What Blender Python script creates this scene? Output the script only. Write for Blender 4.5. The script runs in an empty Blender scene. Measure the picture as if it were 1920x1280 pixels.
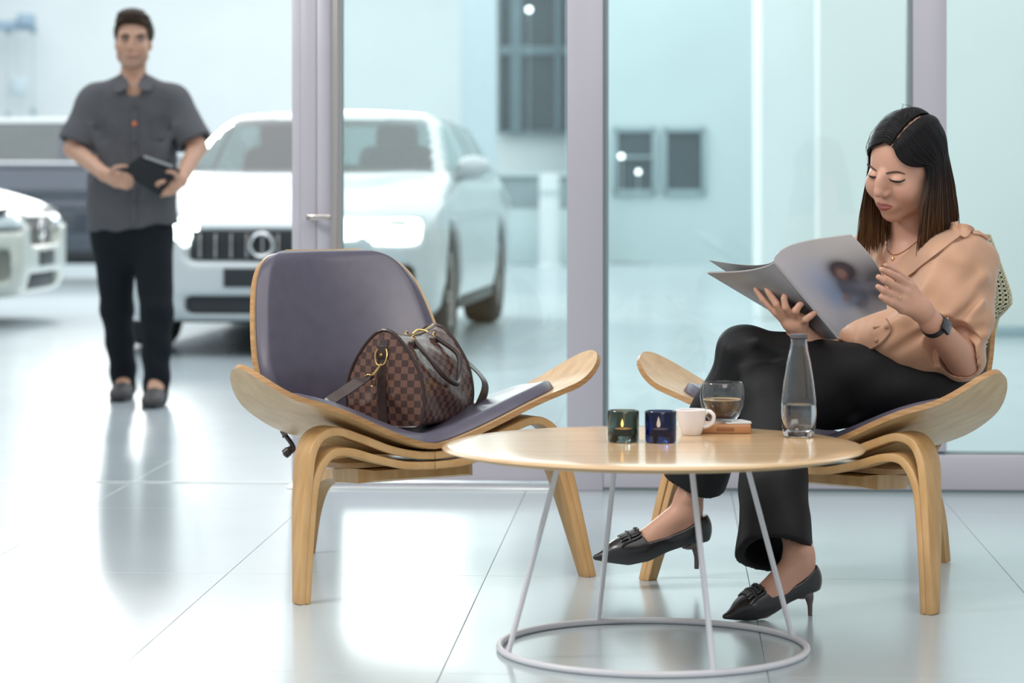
import bpy, bmesh, math, random
import numpy as np
from mathutils import Vector, Matrix
from mathutils.bvhtree import BVHTree

random.seed(7); RNG = np.random.default_rng(7)
SC = bpy.context.scene
COL = SC.collection
PI = math.pi

# ------------------------------------------------------------------ camera, world, light, exposure
F, HOR, EYE = 4900.0, 345.0, 0.93          # focal length in px of a 1920 frame, horizon row, eye height
cam_d = bpy.data.cameras.new('camera'); cam = bpy.data.objects.new('camera', cam_d); COL.objects.link(cam)
cam.location = (0, 0, EYE); cam.rotation_euler = (PI/2, 0, 0)
cam_d.sensor_width = 36; cam_d.lens = F/1920*36; cam_d.shift_y = -(640-HOR)/1920
cam_d.clip_end = 200
cam_d.dof.use_dof = True; cam_d.dof.focus_distance = 5.95; cam_d.dof.aperture_fstop = 3.6
SC.camera = cam
vs = SC.view_settings
vs.view_transform = 'Standard'; vs.look = 'None'; vs.gamma = 1; vs.exposure = 0.42; vs.use_curve_mapping = False
try: SC.cycles.use_denoising = True
except Exception: pass
SC.cycles.max_bounces = 10; SC.cycles.transparent_max_bounces = 16
SC.cycles.transmission_bounces = 10; SC.cycles.sample_clamp_indirect = 8

wd = bpy.data.worlds.new('world'); SC.world = wd; wd.use_nodes = True
bg = wd.node_tree.nodes['Background']; bg.inputs[0].default_value = (0.86, 0.95, 1.0, 1); bg.inputs[1].default_value = 0.42

def area(name, loc, target, sx, sy, power, color=(1, 1, 1), spread=PI):
    l = bpy.data.lights.new(name, 'AREA'); l.shape = 'RECTANGLE'; l.size = sx; l.size_y = sy
    l.energy = power; l.color = color; l.spread = spread
    o = bpy.data.objects.new(name, l); COL.objects.link(o); o.location = loc
    d = Vector(target)-Vector(loc); o.rotation_euler = d.to_track_quat('-Z', 'Y').to_euler()
    return o
area('showroom_ceiling_light', (-1.0, 20.3, 4.1), (-1.0, 20.3, 0), 12, 22, 960, (0.95, 0.985, 1.0))
area('lounge_ceiling_light', (0.2, 4.6, 3.0), (0.4, 5.4, 0), 4.2, 3.0, 50, (1.0, 0.95, 0.89))
area('lounge_side_light', (-2.6, 4.9, 2.7), (0.8, 6.0, 0.4), 0.7, 0.7, 48, (1.0, 0.96, 0.91))
area('lounge_front_light', (1.4, 0.8, 3.4), (0.6, 6.0, 0.6), 2.2, 1.6, 42, (1.0, 0.95, 0.9))
area('showroom_tall_lamp', (-3.34, 22.0, 3.55), (-1.7, 9.5, 0.0), 0.75, 1.7, 260, (1, 0.99, 0.96))
area('showroom_wide_lamp', (-1.28, 30.5, 4.3), (-0.3, 6.0, 0.0), 2.4, 1.7, 75, (1, 0.98, 0.95))

# ------------------------------------------------------------------ basic helpers
def W(px, py, Y):
    return np.array([(px-960)/F*Y, Y, EYE-(py-HOR)/F*Y])
def ground(px, py):
    Y = EYE*F/(py-HOR); return np.array([(px-960)/F*Y, Y, 0.0])
def nrm(v):
    v = np.asarray(v, float); return v/np.linalg.norm(v)

def srgb(r, g, b):
    f = lambda c: (c/255/12.92) if c/255 <= 0.04045 else ((c/255+0.055)/1.055)**2.4
    return (f(r), f(g), f(b))

def mesh_np(name, v, quads=None, tris=None):
    me = bpy.data.meshes.new(name)
    v = np.asarray(v, np.float32).reshape(-1, 3)
    fs = []
    if quads is not None and len(quads): fs.append(np.asarray(quads, np.int32).reshape(-1, 4))
    if tris is not None and len(tris): fs.append(np.asarray(tris, np.int32).reshape(-1, 3))
    me.vertices.add(len(v)); me.vertices.foreach_set('co', v.ravel())
    nl = sum(f.size for f in fs); npoly = sum(len(f) for f in fs)
    me.loops.add(nl); me.polygons.add(npoly)
    me.loops.foreach_set('vertex_index', np.concatenate([f.ravel() for f in fs]))
    starts = []; s = 0
    for f in fs:
        k = f.shape[1]; starts.append(s+np.arange(len(f))*k); s += f.size
    me.polygons.foreach_set('loop_start', np.concatenate(starts).astype(np.int32))
    me.update(calc_edges=True); me.validate()
    me.polygons.foreach_set('use_smooth', np.ones(len(me.polygons), bool))
    me.update()
    return me

def link(name, me, mats=None, parent=None, world=True):
    """one mesh object; if it has a parent and world=True the mesh is in world coordinates"""
    o = bpy.data.objects.new(name, me); COL.objects.link(o)
    if mats is not None:
        for m in (mats if isinstance(mats, (list, tuple)) else [mats]): me.materials.append(m)
    if parent is not None:
        o.parent = parent
        if world: o.location = -Vector(parent.location)
    return o
def tag(o, label=None, cat=None, group=None, kind=None):
    if label: o['label'] = label
    if cat: o['category'] = cat
    if group: o['group'] = group
    if kind: o['kind'] = kind
    return o
def thing(name, loc, label=None, cat=None, group=None, kind=None, rz=0):
    o = bpy.data.objects.new(name, None); COL.objects.link(o); o.empty_display_size = 0.1
    o.location = Vector(loc); o.rotation_euler = (0, 0, rz)
    return tag(o, label, cat, group, kind)

class MB:
    """collects shapes, links them as ONE mesh object"""
    def __init__(s): s.v = []; s.f = []; s.mi = []; s.flat = []
    def add(s, v, f, mi=0, flat=False):
        b = len(s.v); s.v += [tuple(map(float, p)) for p in v]
        s.f += [tuple(b+i for i in q) for q in f]; s.mi += [mi]*len(f); s.flat += [flat]*len(f)
        return s
    def box(s, c, h, bev=0.0, R=None, mi=0):
        c = np.array(c, float); h = np.array(h, float); bv = min(bev, 0.98*h.min())
        v = []; f = []
        if bv <= 0:
            for sx in (-1, 1):
                for sy in (-1, 1):
                    for sz in (-1, 1): v.append(np.array([sx, sy, sz])*h)
            f = [(0, 1, 3, 2), (4, 6, 7, 5), (0, 4, 5, 1), (2, 3, 7, 6), (0, 2, 6, 4), (1, 5, 7, 3)]
        else:
            bm = bmesh.new(); bmesh.ops.create_cube(bm, size=2)
            for q in bm.verts: q.co = Vector(np.array(q.co)*h)
            bmesh.ops.bevel(bm, geom=bm.edges[:], offset=bv, segments=2, profile=0.5, affect='EDGES')
            bm.verts.index_update()
            v = [np.array(q.co) for q in bm.verts]; f = [tuple(q.index for q in p.verts) for p in bm.faces]; bm.free()
        if R is not None: v = [R @ p for p in v]
        return s.add([c+p for p in v], f, mi, flat=True)
    def tube(s, pts, r, n=10, cap=True, mi=0, flatten=None):
        pts = np.array(pts, float); m = len(pts)
        r = np.full(m, r) if np.isscalar(r) else np.array(r, float)
        T = np.gradient(pts, axis=0); T /= np.linalg.norm(T, axis=1)[:, None]+1e-12
        a = np.array([0, 0, 1.0]) if abs(T[0][2]) < .9 else np.array([1.0, 0, 0])
        N = np.cross(T[0], a); N /= np.linalg.norm(N)
        v = []
        for i in range(m):
            N = N-T[i]*np.dot(N, T[i]); N /= np.linalg.norm(N); B = np.cross(T[i], N)
            for k in range(n):
                t = 2*PI*k/n; off = N*math.cos(t)+B*math.sin(t)
                if flatten is not None:
                    ax, q = flatten; off = off-ax*np.dot(off, ax)*(1-q)
                v.append(pts[i]+off*r[i])
        f = []
        for i in range(m-1):
            for k in range(n):
                f.append((i*n+k, i*n+(k+1) % n, (i+1)*n+(k+1) % n, (i+1)*n+k))
        if cap:
            f.append(tuple(range(n))[::-1]); f.append(tuple((m-1)*n+k for k in range(n)))
        return s.add(v, f, mi)
    def lathe(s, prof, c=(0, 0, 0), n=48, mi=0, R=None):
        c = np.array(c, float); v = []; f = []
        for (r, z) in prof:
            for k in range(n):
                t = 2*PI*k/n; p = np.array([r*math.cos(t), r*math.sin(t), z])
                v.append(c+(R @ p if R is not None else p))
        for i in range(len(prof)-1):
            for k in range(n):
                f.append((i*n+k, i*n+(k+1) % n, (i+1)*n+(k+1) % n, (i+1)*n+k))
        if prof[0][0] > 1e-6: pass
        return s.add(v, f, mi)
    def torus(s, c, R, r, n=64, m=10, M=None, mi=0):
        pts = []; v = []; f = []
        for i in range(n):
            t = 2*PI*i/n
            for j in range(m):
                u = 2*PI*j/m; p = np.array([(R+r*math.cos(u))*math.cos(t), (R+r*math.cos(u))*math.sin(t), r*math.sin(u)])
                v.append(np.array(c)+(M @ p if M is not None else p))
        for i in range(n):
            for j in range(m):
                f.append((i*m+j, ((i+1) % n)*m+j, ((i+1) % n)*m+(j+1) % m, i*m+(j+1) % m))
        return s.add(v, f, mi)
    def grid(s, P, mi=0, close_u=False, flip=False):
        """P: array (nu, nv, 3)"""
        P = np.asarray(P, float); nu, nv = P.shape[:2]; f = []
        for i in range(nu if close_u else nu-1):
            for j in range(nv-1):
                q = (i*nv+j, ((i+1) % nu)*nv+j, ((i+1) % nu)*nv+j+1, i*nv+j+1)
                f.append(q[::-1] if flip else q)
        return s.add(P.reshape(-1, 3), f, mi)
    def slab(s, top, bot, mi=0, rim=0):
        """closed plate between two equal grids"""
        top = np.asarray(top, float); bot = np.asarray(bot, float); nu, nv = top.shape[:2]
        s.grid(top, mi); s.grid(bot, mi, flip=True)
        loop = [(i, 0) for i in range(nu)]+[(nu-1, j) for j in range(1, nv)]+[(i, nv-1) for i in range(nu-2, -1, -1)]+[(0, j) for j in range(nv-2, 0, -1)]
        n = len(loop); v = [top[a] for a in loop]+[bot[a] for a in loop]
        f = [(i, n+i, n+(i+1) % n, (i+1) % n) for i in range(n)]
        return s.add(v, f, rim)
    def mesh(s, name, smooth=True, auto=None, weld=None):
        me = bpy.data.meshes.new(name); me.from_pydata(s.v, [], s.f); me.update()
        if weld is not None:
            bm = bmesh.new(); bm.from_mesh(me); bmesh.ops.remove_doubles(bm, verts=bm.verts[:], dist=weld)
            bm.to_mesh(me); bm.free()
        else:
            me.polygons.foreach_set('material_index', s.mi)
        bm = bmesh.new(); bm.from_mesh(me); bmesh.ops.recalc_face_normals(bm, faces=bm.faces[:]); bm.to_mesh(me); bm.free()
        me.polygons.foreach_set('use_smooth', [smooth]*len(me.polygons))
        if auto is not None:
            try: me.set_sharp_from_angle(angle=math.radians(auto))
            except Exception: pass
        me.update(); return me
    def obj(s, name, mats, parent=None, world=True, smooth=True, auto=35, weld=None):
        return link(name, s.mesh(name, smooth, auto, weld), mats, parent, world)

def catmull(pts, n=8):
    P = np.array(pts, float); P = np.vstack([2*P[0]-P[1], P, 2*P[-1]-P[-2]]); out = []
    for i in range(1, len(P)-2):
        for k in range(n):
            t = k/n; a, b, c, d = P[i-1], P[i], P[i+1], P[i+2]
            out.append(.5*((2*b)+(c-a)*t+(2*a-5*b+4*c-d)*t*t+(3*b-a-3*c+d)*t**3))
    out.append(P[-2]); return np.array(out)
def lerp1(x, xs, ys): return np.interp(x, xs, ys)

# ------------------------------------------------------------------ signed distance modelling (smooth unions, meshed by surface nets)
def smin(a, b, k):
    if k <= 0: return np.minimum(a, b)
    h = np.clip(.5+.5*(b-a)/k, 0, 1); return b*(1-h)+a*h-k*h*(1-h)
def rc(a, b, ra, rb):
    a = np.array(a, float); b = np.array(b, float); ab = b-a; l2 = ab@ab+1e-12
    def f(P):
        q = P-a; h = np.clip(q@ab/l2, 0, 1); return np.linalg.norm(q-h[:, None]*ab, axis=1)-(ra+(rb-ra)*h)
    f.c = (a+b)/2; f.R = math.sqrt(l2)/2+max(ra, rb); return f
def el(c, r, M=None):
    c = np.array(c, float); r = np.array(r, float)
    def f(P):
        q = P-c
        if M is not None: q = q@M
        k0 = np.linalg.norm(q/r, axis=1); k1 = np.linalg.norm(q/(r*r), axis=1)+1e-9
        return k0*(k0-1)/k1
    f.c = c; f.R = r.max(); return f
def rbox(c, h, r, M=None):
    c = np.array(c, float); h = np.array(h, float)
    def f(P):
        q = P-c
        if M is not None: q = q@M
        q = np.abs(q)-h+r
        return np.linalg.norm(np.maximum(q, 0), axis=1)+np.minimum(q.max(axis=1), 0)-r
    f.c = c; f.R = float(np.linalg.norm(h)); return f
def flat_rc(a, b, ra, rb, ax, q):
    """round cone squeezed by q along the axis ax"""
    a = np.array(a, float); b = np.array(b, float); ax = nrm(ax); ab = b-a; ab2 = ab-ax*(ab@ax)*(1-1/q)
    l2 = ab2@ab2+1e-12
    def f(P):
        p = P-a; p = p-np.outer(p@ax, ax)*(1-1/q)
        h = np.clip(p@ab2/l2, 0, 1); return (np.linalg.norm(p-h[:, None]*ab2, axis=1)-(ra+(rb-ra)*h))*min(1, q**.5)
    f.c = (a+b)/2; f.R = np.linalg.norm(ab)/2+max(ra, rb); return f
def fun(g):
    def f(P): return g(P)
    f.c = None; f.R = 0; return f
class SDF:
    def __init__(s): s.ops = []
    def u(s, f, k=.01): s.ops.append(('u', f, k)); return s
    def cut(s, f, k=.004): s.ops.append(('s', f, k)); return s
    def isec(s, f, k=.004): s.ops.append(('i', f, k)); return s
    def disp(s, g): s.ops.append(('d', fun(g), 0)); return s
    def __call__(s, P, c=None, rad=None):
        d = np.full(len(P), 1e3)
        for op, f, k in s.ops:
            if rad is not None and f.c is not None and op == 'u' and np.linalg.norm(f.c-c) > f.R+rad+3*k+.06: continue
            e = f(P)
            if op == 'u': d = smin(d, e, k)
            elif op == 's': d = -smin(-d, e, k)
            elif op == 'i': d = -smin(-d, -e, k)
            else: d = d+e
        return d
def surf(sdf, lo, hi, h, n=16, slack=2.0):
    lo = np.array(lo, float); hi = np.array(hi, float)
    nb = np.ceil((hi-lo)/(h*n)).astype(int); N = nb*n+3
    g = np.stack(np.meshgrid(*[np.arange(k) for k in nb], indexing='ij'), -1).reshape(-1, 3)
    cen = lo+(g+.5)*n*h; rad = n*h*math.sqrt(3)/2
    D = np.concatenate([sdf(cen[i:i+20000]) for i in range(0, len(cen), 20000)])
    act = g[np.abs(D) < rad*slack+.02]
    ax = np.arange(n+1); G = np.stack(np.meshgrid(ax, ax, ax, indexing='ij'), -1)
    GI, GP, Q = [], [], []
    corners = [(i, j, k) for i in (0, 1) for j in (0, 1) for k in (0, 1)]
    edges = [(a, b) for a in range(8) for b in range(a+1, 8) if sum(abs(corners[a][t]-corners[b][t]) for t in range(3)) == 1]
    lin = lambda A: (A[..., 0]*N[1]+A[..., 1])*N[2]+A[..., 2]
    for b in act:
        base = b*n; P = lo+(base+G)*h
        d = sdf(P.reshape(-1, 3), lo+(b+.5)*n*h, rad).reshape(n+1, n+1, n+1)
        ins = d < 0
        if ins.all() or not ins.any(): continue
        cd = [d[c[0]:n+c[0], c[1]:n+c[1], c[2]:n+c[2]] for c in corners]
        s = sum((x < 0).astype(np.int8) for x in cd); idx = np.argwhere((s > 0) & (s < 8))
        if len(idx):
            vals = np.stack([x[idx[:, 0], idx[:, 1], idx[:, 2]] for x in cd], 1)
            acc = np.zeros((len(idx), 3)); cnt = np.zeros(len(idx))
            for a, c in edges:
                va, vc = vals[:, a], vals[:, c]; m = (va < 0) != (vc < 0)
                t = np.where(m, va/np.where(m, va-vc, 1), 0)
                ca, cc = np.array(corners[a], float), np.array(corners[c], float)
                acc += m[:, None]*(ca+t[:, None]*(cc-ca)); cnt += m
            GP.append(lo+(base+idx+acc/cnt[:, None])*h); GI.append(lin(base+1+idx))
        for axis in range(3):
            sl1 = [slice(0, n)]*3; sl2 = [slice(0, n)]*3; sl2[axis] = slice(1, n+1)
            A = ins[tuple(sl1)]; B = ins[tuple(sl2)]; e = np.argwhere(A != B)
            if not len(e): continue
            fl = A[e[:, 0], e[:, 1], e[:, 2]]; ge = base+1+e
            o1 = np.zeros(3, int); o2 = np.zeros(3, int); o1[(axis+1) % 3] = 1; o2[(axis+2) % 3] = 1
            q = np.stack([lin(ge-o1-o2), lin(ge-o2), lin(ge), lin(ge-o1)], 1)
            q[~fl] = q[~fl][:, ::-1]; Q.append(q)
    gi = np.concatenate(GI); gp = np.concatenate(GP); order = np.argsort(gi); gi = gi[order]; gp = gp[order]
    q = np.concatenate(Q); pos = np.searchsorted(gi, q); pos = np.clip(pos, 0, len(gi)-1)
    ok = (gi[pos] == q).all(1)
    return gp, pos[ok]
def vcol(me, cols):
    a = me.color_attributes.new('Col', 'FLOAT_COLOR', 'POINT')
    c = np.ones((len(me.vertices), 4), np.float32); c[:, :3] = cols
    a.data.foreach_set('color', c.ravel())
def bvh_of(*objs):
    out = []
    for o in objs:
        me = o.data; off = o.matrix_basis.translation + (o.parent.location if o.parent else Vector())
        out.append(BVHTree.FromPolygons([v.co+off for v in me.vertices], [tuple(p.vertices) for p in me.polygons]))
    return out
def hit(px, py, bvhs, lift=0.0):
    """where the sight line of a photo pixel meets real geometry"""
    o = Vector((0, 0, EYE)); d = Vector(W(px, py, 1.0))-o; d.normalize(); best = None
    for b in bvhs:
        p, nn, i, dist = b.ray_cast(o, d)
        if p is not None and (best is None or dist < best[2]): best = (p, nn, dist)
    if best is None: return None
    nn = best[1] if best[1].dot(d) < 0 else -best[1]
    return np.array(best[0]+nn*lift)

# ------------------------------------------------------------------ materials
def mat(name, color, rough=.5, metal=0, spec=.5, noise=0, nscale=8, bump=0, bscale=60, stretch=(1, 1, 1), coat=0, emit=None, estr=0, sheen=0, alpha=None, attr=False, color2=None, dist=.002, sss=0):
    m = bpy.data.materials.new(name); m.use_nodes = True; nt = m.node_tree; b = nt.nodes['Principled BSDF']
    c = tuple(color)+(1,)
    b.inputs['Base Color'].default_value = c; b.inputs['Roughness'].default_value = rough; b.inputs['Metallic'].default_value = metal
    b.inputs['Specular IOR Level'].default_value = spec
    if coat: b.inputs['Coat Weight'].default_value = coat; b.inputs['Coat Roughness'].default_value = .06
    if sheen: b.inputs['Sheen Weight'].default_value = sheen
    if sss:
        b.inputs['Subsurface Weight'].default_value = sss; b.inputs['Subsurface Radius'].default_value = (1, .35, .2); b.inputs['Subsurface Scale'].default_value = .006
    if emit is not None:
        b.inputs['Emission Color'].default_value = tuple(emit)+(1,); b.inputs['Emission Strength'].default_value = estr
    tc = nt.nodes.new('ShaderNodeTexCoord'); mp = nt.nodes.new('ShaderNodeMapping'); mp.inputs['Scale'].default_value = stretch
    nt.links.new(tc.outputs['Object'], mp.inputs[0])
    src = None
    if attr:
        at = nt.nodes.new('ShaderNodeAttribute'); at.attribute_name = 'Col'; src = at.outputs['Color']; nt.links.new(src, b.inputs['Base Color'])
    if noise or color2 is not None:
        n = nt.nodes.new('ShaderNodeTexNoise'); n.inputs['Scale'].default_value = nscale; n.inputs['Detail'].default_value = 5
        nt.links.new(mp.outputs[0], n.inputs['Vector'])
        if color2 is not None:
            r = nt.nodes.new('ShaderNodeValToRGB'); r.color_ramp.elements[0].position = .36; r.color_ramp.elements[1].position = .66
            r.color_ramp.elements[0].color = c; r.color_ramp.elements[1].color = tuple(color2)+(1,)
            nt.links.new(n.outputs['Fac'], r.inputs[0]); nt.links.new(r.outputs[0], b.inputs['Base Color'])
        else:
            hs = nt.nodes.new('ShaderNodeHueSaturation'); mr = nt.nodes.new('ShaderNodeMapRange')
            mr.inputs['From Min'].default_value = .3; mr.inputs['From Max'].default_value = .7
            mr.inputs['To Min'].default_value = 1-noise; mr.inputs['To Max'].default_value = 1+noise
            nt.links.new(n.outputs['Fac'], mr.inputs[0]); nt.links.new(mr.outputs[0], hs.inputs['Value'])
            if src is not None: nt.links.new(src, hs.inputs['Color'])
            else: hs.inputs['Color'].default_value = c
            nt.links.new(hs.outputs[0], b.inputs['Base Color'])
    if bump:
        n2 = nt.nodes.new('ShaderNodeTexNoise'); n2.inputs['Scale'].default_value = bscale; n2.inputs['Detail'].default_value = 4
        nt.links.new(mp.outputs[0], n2.inputs['Vector'])
        bp = nt.nodes.new('ShaderNodeBump'); bp.inputs['Strength'].default_value = bump; bp.inputs['Distance'].default_value = dist
        nt.links.new(n2.outputs['Fac'], bp.inputs['Height']); nt.links.new(bp.outputs[0], b.inputs['Normal'])
    return m
def pane_mat(name, tint, refl=(1, 1, 1), rough=0.02, f0=.045):
    m = bpy.data.materials.new(name); m.use_nodes = True; nt = m.node_tree; nt.nodes.clear()
    out = nt.nodes.new('ShaderNodeOutputMaterial'); mx = nt.nodes.new('ShaderNodeMixShader'); lw = nt.nodes.new('ShaderNodeLayerWeight')
    lw.inputs[0].default_value = .5; pw = nt.nodes.new('ShaderNodeMath'); pw.operation = 'POWER'; pw.inputs[1].default_value = 5
    ma = nt.nodes.new('ShaderNodeMath'); ma.operation = 'MULTIPLY_ADD'; ma.inputs[1].default_value = 1-f0; ma.inputs[2].default_value = f0
    t = nt.nodes.new('ShaderNodeBsdfTransparent'); g = nt.nodes.new('ShaderNodeBsdfGlossy')
    t.inputs[0].default_value = tuple(tint)+(1,); g.inputs[0].default_value = tuple(refl)+(1,); g.inputs['Roughness'].default_value = rough
    nt.links.new(lw.outputs['Facing'], pw.inputs[0]); nt.links.new(pw.outputs[0], ma.inputs[0]); nt.links.new(ma.outputs[0], mx.inputs[0])
    nt.links.new(t.outputs[0], mx.inputs[1]); nt.links.new(g.outputs[0], mx.inputs[2]); nt.links.new(mx.outputs[0], out.inputs[0])
    return m
def glass_mat(name, color, rough=0.0, ior=1.45):
    m = bpy.data.materials.new(name); m.use_nodes = True; b = m.node_tree.nodes['Principled BSDF']
    b.inputs['Base Color'].default_value = tuple(color)+(1,); b.inputs['Roughness'].default_value = rough
    b.inputs['IOR'].default_value = ior; b.inputs['Transmission Weight'].default_value = 1
    return m

M = {}
M['wall'] = mat('white_wall_paint', (.80, .86, .865), .6, noise=.02, nscale=1.5)
M['wall_teal'] = mat('pale_teal_wall_paint', (.62, .755, .765), .5, noise=.03, nscale=.8)
M['wall_green'] = mat('pale_green_wall_paint', (.76, .82, .795), .5, noise=.03, nscale=.8)
M['column'] = mat('pale_blue_column_paint', (.62, .74, .78), .5, noise=.02)
M['grout'] = mat('grey_tile_grout', (.54, .59, .61), .7, noise=.06, nscale=20)
M['tile'] = mat('glossy_porcelain_tile', (.47, .54, .57), .20, spec=.55, noise=.045, nscale=1.6, bump=.012, bscale=3.5, dist=.01)
M['alu'] = mat('lavender_anodised_aluminium', (.46, .44, .495), .42, metal=.15, noise=.02, nscale=3)
M['alu_dark'] = mat('grey_rubber_gasket', (.20, .25, .26), .5, noise=.03)
M['steel'] = mat('brushed_steel', (.62, .60, .60), .22, metal=1, noise=.04, stretch=(20, 20, .5))
M['pane'] = pane_mat('clear_showroom_glass', (.93, .975, .97))
M['dark_glass'] = mat('dark_window_glass', (.055, .085, .10), .25, spec=.6, noise=.25, nscale=1.2)
M['frame_teal'] = mat('grey_teal_window_frame', (.34, .46, .49), .5, noise=.03)
WOOD_A, WOOD_B = (.50, .305, .135), (.60, .40, .20)
M['wood_top'] = mat('pale_oak_table_veneer', (.57, .375, .20), .16, color2=(.64, .44, .25), nscale=2.2, stretch=(1.2, 14, 14), bump=.03, bscale=6)
M['oak'] = mat('honey_oak_plywood', WOOD_A, .34, color2=WOOD_B, nscale=2.4, stretch=(1.5, 16, 16), bump=.04, bscale=8)
M['oak_leg'] = mat('honey_oak_leg', (.47, .265, .10), .36, color2=(.57, .35, .155), nscale=2.4, stretch=(16, 16, 1.5), bump=.04, bscale=8)
M['oak_rim'] = mat('plywood_edge', (.34, .175, .065), .45, color2=(.46, .26, .11), nscale=5, stretch=(1, 1, 40))
M['leather'] = mat('plum_grey_leather', (.085, .077, .11), .28, spec=.6, noise=.08, nscale=30, bump=.12, bscale=150, dist=.001)
M['white_metal'] = mat('white_powder_coated_steel', (.70, .69, .73), .35, noise=.02)
# ================================================================== THE SETTING
WO = np.array([0, 7.937, 0.0]); WX = np.array([.9982, -.0599, 0]); WY = np.array([.0599, .9982, 0])
WR = np.column_stack([WX, WY, [0, 0, 1]])
def wf(s, d, z): return WO+WX*s+WY*d+np.array([0, 0, z])
def s_of(px, d=0.0):
    k = (px-960)/F; return (k*(7.937+.9982*d)-.0599*d)/(.9982+.0599*k)
def wbox(mb, s0, s1, d0, d1, z0, z1, bev=0.0, mi=0):
    return mb.box(wf((s0+s1)/2, (d0+d1)/2, (z0+z1)/2), ((s1-s0)/2, (d1-d0)/2, (z1-z0)/2), bev, WR, mi)

# floor: grout bed, tiles one by one up to the parked cars, plain slab beyond
fl = MB().box((-1.5, 16, -.06), (13, 18, .05)).obj('floor', M['grout'], smooth=False); tag(fl, kind='structure')
TW, TD = .62, 1.24
tile_mesh = MB().box((0, 0, -.006), (TW/2-.0006, TD/2-.0006, .006), bev=.0008).mesh('tile', smooth=False)
tile_mesh.materials.append(M['tile'])
row = 0; d = -2.97-TD
while d < 7.3:
    Ymid = 7.937+d+TD/2; half = .2*(Ymid+TD)+1.6; k0 = math.floor((-half-.043)/TW); k1 = math.ceil((half-.043)/TW)
    for k in range(k0, k1):
        o = bpy.data.objects.new('tile', tile_mesh); COL.objects.link(o); o.parent = fl
        p = wf(.043+TW*(k+.5), d+TD/2, 0); o.location = p; o.rotation_euler = (0, 0, math.atan2(WX[1], WX[0]))
    d += TD
d_end = d
mb = MB(); mb.box(wf(-2, d_end+10, -.006), (10.5, 10, .006), 0, WR); mb.obj('floor_slab', M['tile'], fl, smooth=False)

# far walls
tag(MB().box((-6.2, 32.1, 3), (7.2, .1, 3)).obj('wall_back', M['wall'], smooth=False), kind='structure')
tag(MB().box((2.9, 31.1, 3), (2.24, .1, 3)).obj('wall_back_right', M['wall_teal'], smooth=False), kind='structure')
tag(MB().box((5.3, 16.1, 3), (3.42, .1, 3)).obj('wall_right', M['wall_green'], smooth=False), kind='structure')
tag(MB().box((1.905, 18.3, 3), (.19, .3, 3), .01).obj('wall_column_right', M['wall'], smooth=False), kind='structure')
tag(MB().box((-.36, 28.2, 3), (.19, .2, 3), .01).obj('wall_column', M['column'], smooth=False), kind='structure')
tag(MB().box((5.3, 15.985, .03), (3.42, .014, .03), .004).obj('baseboard_right', M['frame_teal'], smooth=False), kind='structure')
tag(MB().box((-6.2, 31.985, .04), (7.2, .014, .04), .004).obj('baseboard_back', M['frame_teal'], smooth=False), kind='structure')

# tall dark window at the far wall
def far_window(name, px0, px1, py0, py1, Y, vbars, hbars, frame_px=6, bar_mat='frame_teal'):
    a = W(px0, py1, Y); b = W(px1, py0, Y); root = thing(name, (a[0], Y, a[2]), kind='structure')
    t = frame_px/F*Y; x0, x1, z0, z1 = a[0], b[0], a[2], b[2]
    MB().box(((x0+x1)/2, Y+.03, (z0+z1)/2), ((x1-x0)/2, .01, (z1-z0)/2)).obj('window_glass', M['dark_glass'], root, smooth=False)
    fr = MB()
    fr.box((x0, Y, (z0+z1)/2), (t/2, .03, (z1-z0)/2+t/2), .004).box((x1, Y, (z0+z1)/2), (t/2, .03, (z1-z0)/2+t/2), .004)
    fr.box(((x0+x1)/2, Y, z0), ((x1-x0)/2, .03, t/2), .004).box(((x0+x1)/2, Y, z1), ((x1-x0)/2, .03, t/2), .004)
    fr.obj('window_frame', M[bar_mat], root, smooth=False)
    for p0, p1 in vbars:
        xa, xb = W(p0, 0, Y)[0], W(p1, 0, Y)[0]
        MB().box(((xa+xb)/2, Y-.01, (z0+z1)/2), ((xb-xa)/2, .03, (z1-z0)/2), .004).obj('mullion', M[bar_mat], root, smooth=False)
    for p0, p1 in hbars:
        za, zb = W(0, p1, Y)[2], W(0, p0, Y)[2]
        MB().box(((x0+x1)/2, Y-.015, (za+zb)/2), ((x1-x0)/2, .03, (zb-za)/2), .004).obj('transom', M[bar_mat], root, smooth=False)
    return root
M['mullion'] = mat('slate_window_mullion', (.19, .26, .29), .5, noise=.03)
far_window('window_1', 936, 1085, -260, 248, 31.85, [(957, 979), (1040, 1053)], [(86, 104)], 5, 'mullion')
far_window('window_2', 1153, 1227, 243, 360, 30.95, [], [(292, 297)], 9)
far_window('window_3', 1246, 1320, 243, 360, 30.95, [], [], 9)
M['light_spot'] = mat('light_spot_glow', (1, 1, 1), .4, emit=(.9, 1, 1), estr=4.0)
for (px, py, Y, s, lab) in ((1165, 293, 30.8, 1, 'small glowing globe added for a light spot at the left edge of the far dark window'),
                            (1197, 322, 30.4, .9, 'small glowing globe added for a light spot lower in the middle of the far dark window'),
                            (992, 18, 31.7, 1.2, 'glowing globe added for a light spot at the top of the tall dark window')):
    c = W(px, py, Y); t = thing('light_spot_globe', c, lab, 'lamp')  # globes added for light spots in the windows; stem and foot invented
    r = .027*s
    MB().lathe([(1e-4, -r)]+[(r*math.cos(a), r*math.sin(a)) for a in np.linspace(-1.4, 1.4, 9)]+[(1e-4, r)], c, 20).obj('globe', M['light_spot'], t)
    MB().tube([c+np.array([0, 0, -r]), np.array([c[0], c[1], .02])], .004, 8).obj('stem', M['wall_teal'], t)
    MB().lathe([(1e-4, 0), (.12, 0), (.12, .012), (.02, .02), (1e-4, .02)], (c[0], c[1], 0), 24).obj('foot', M['steel'], t)

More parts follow.
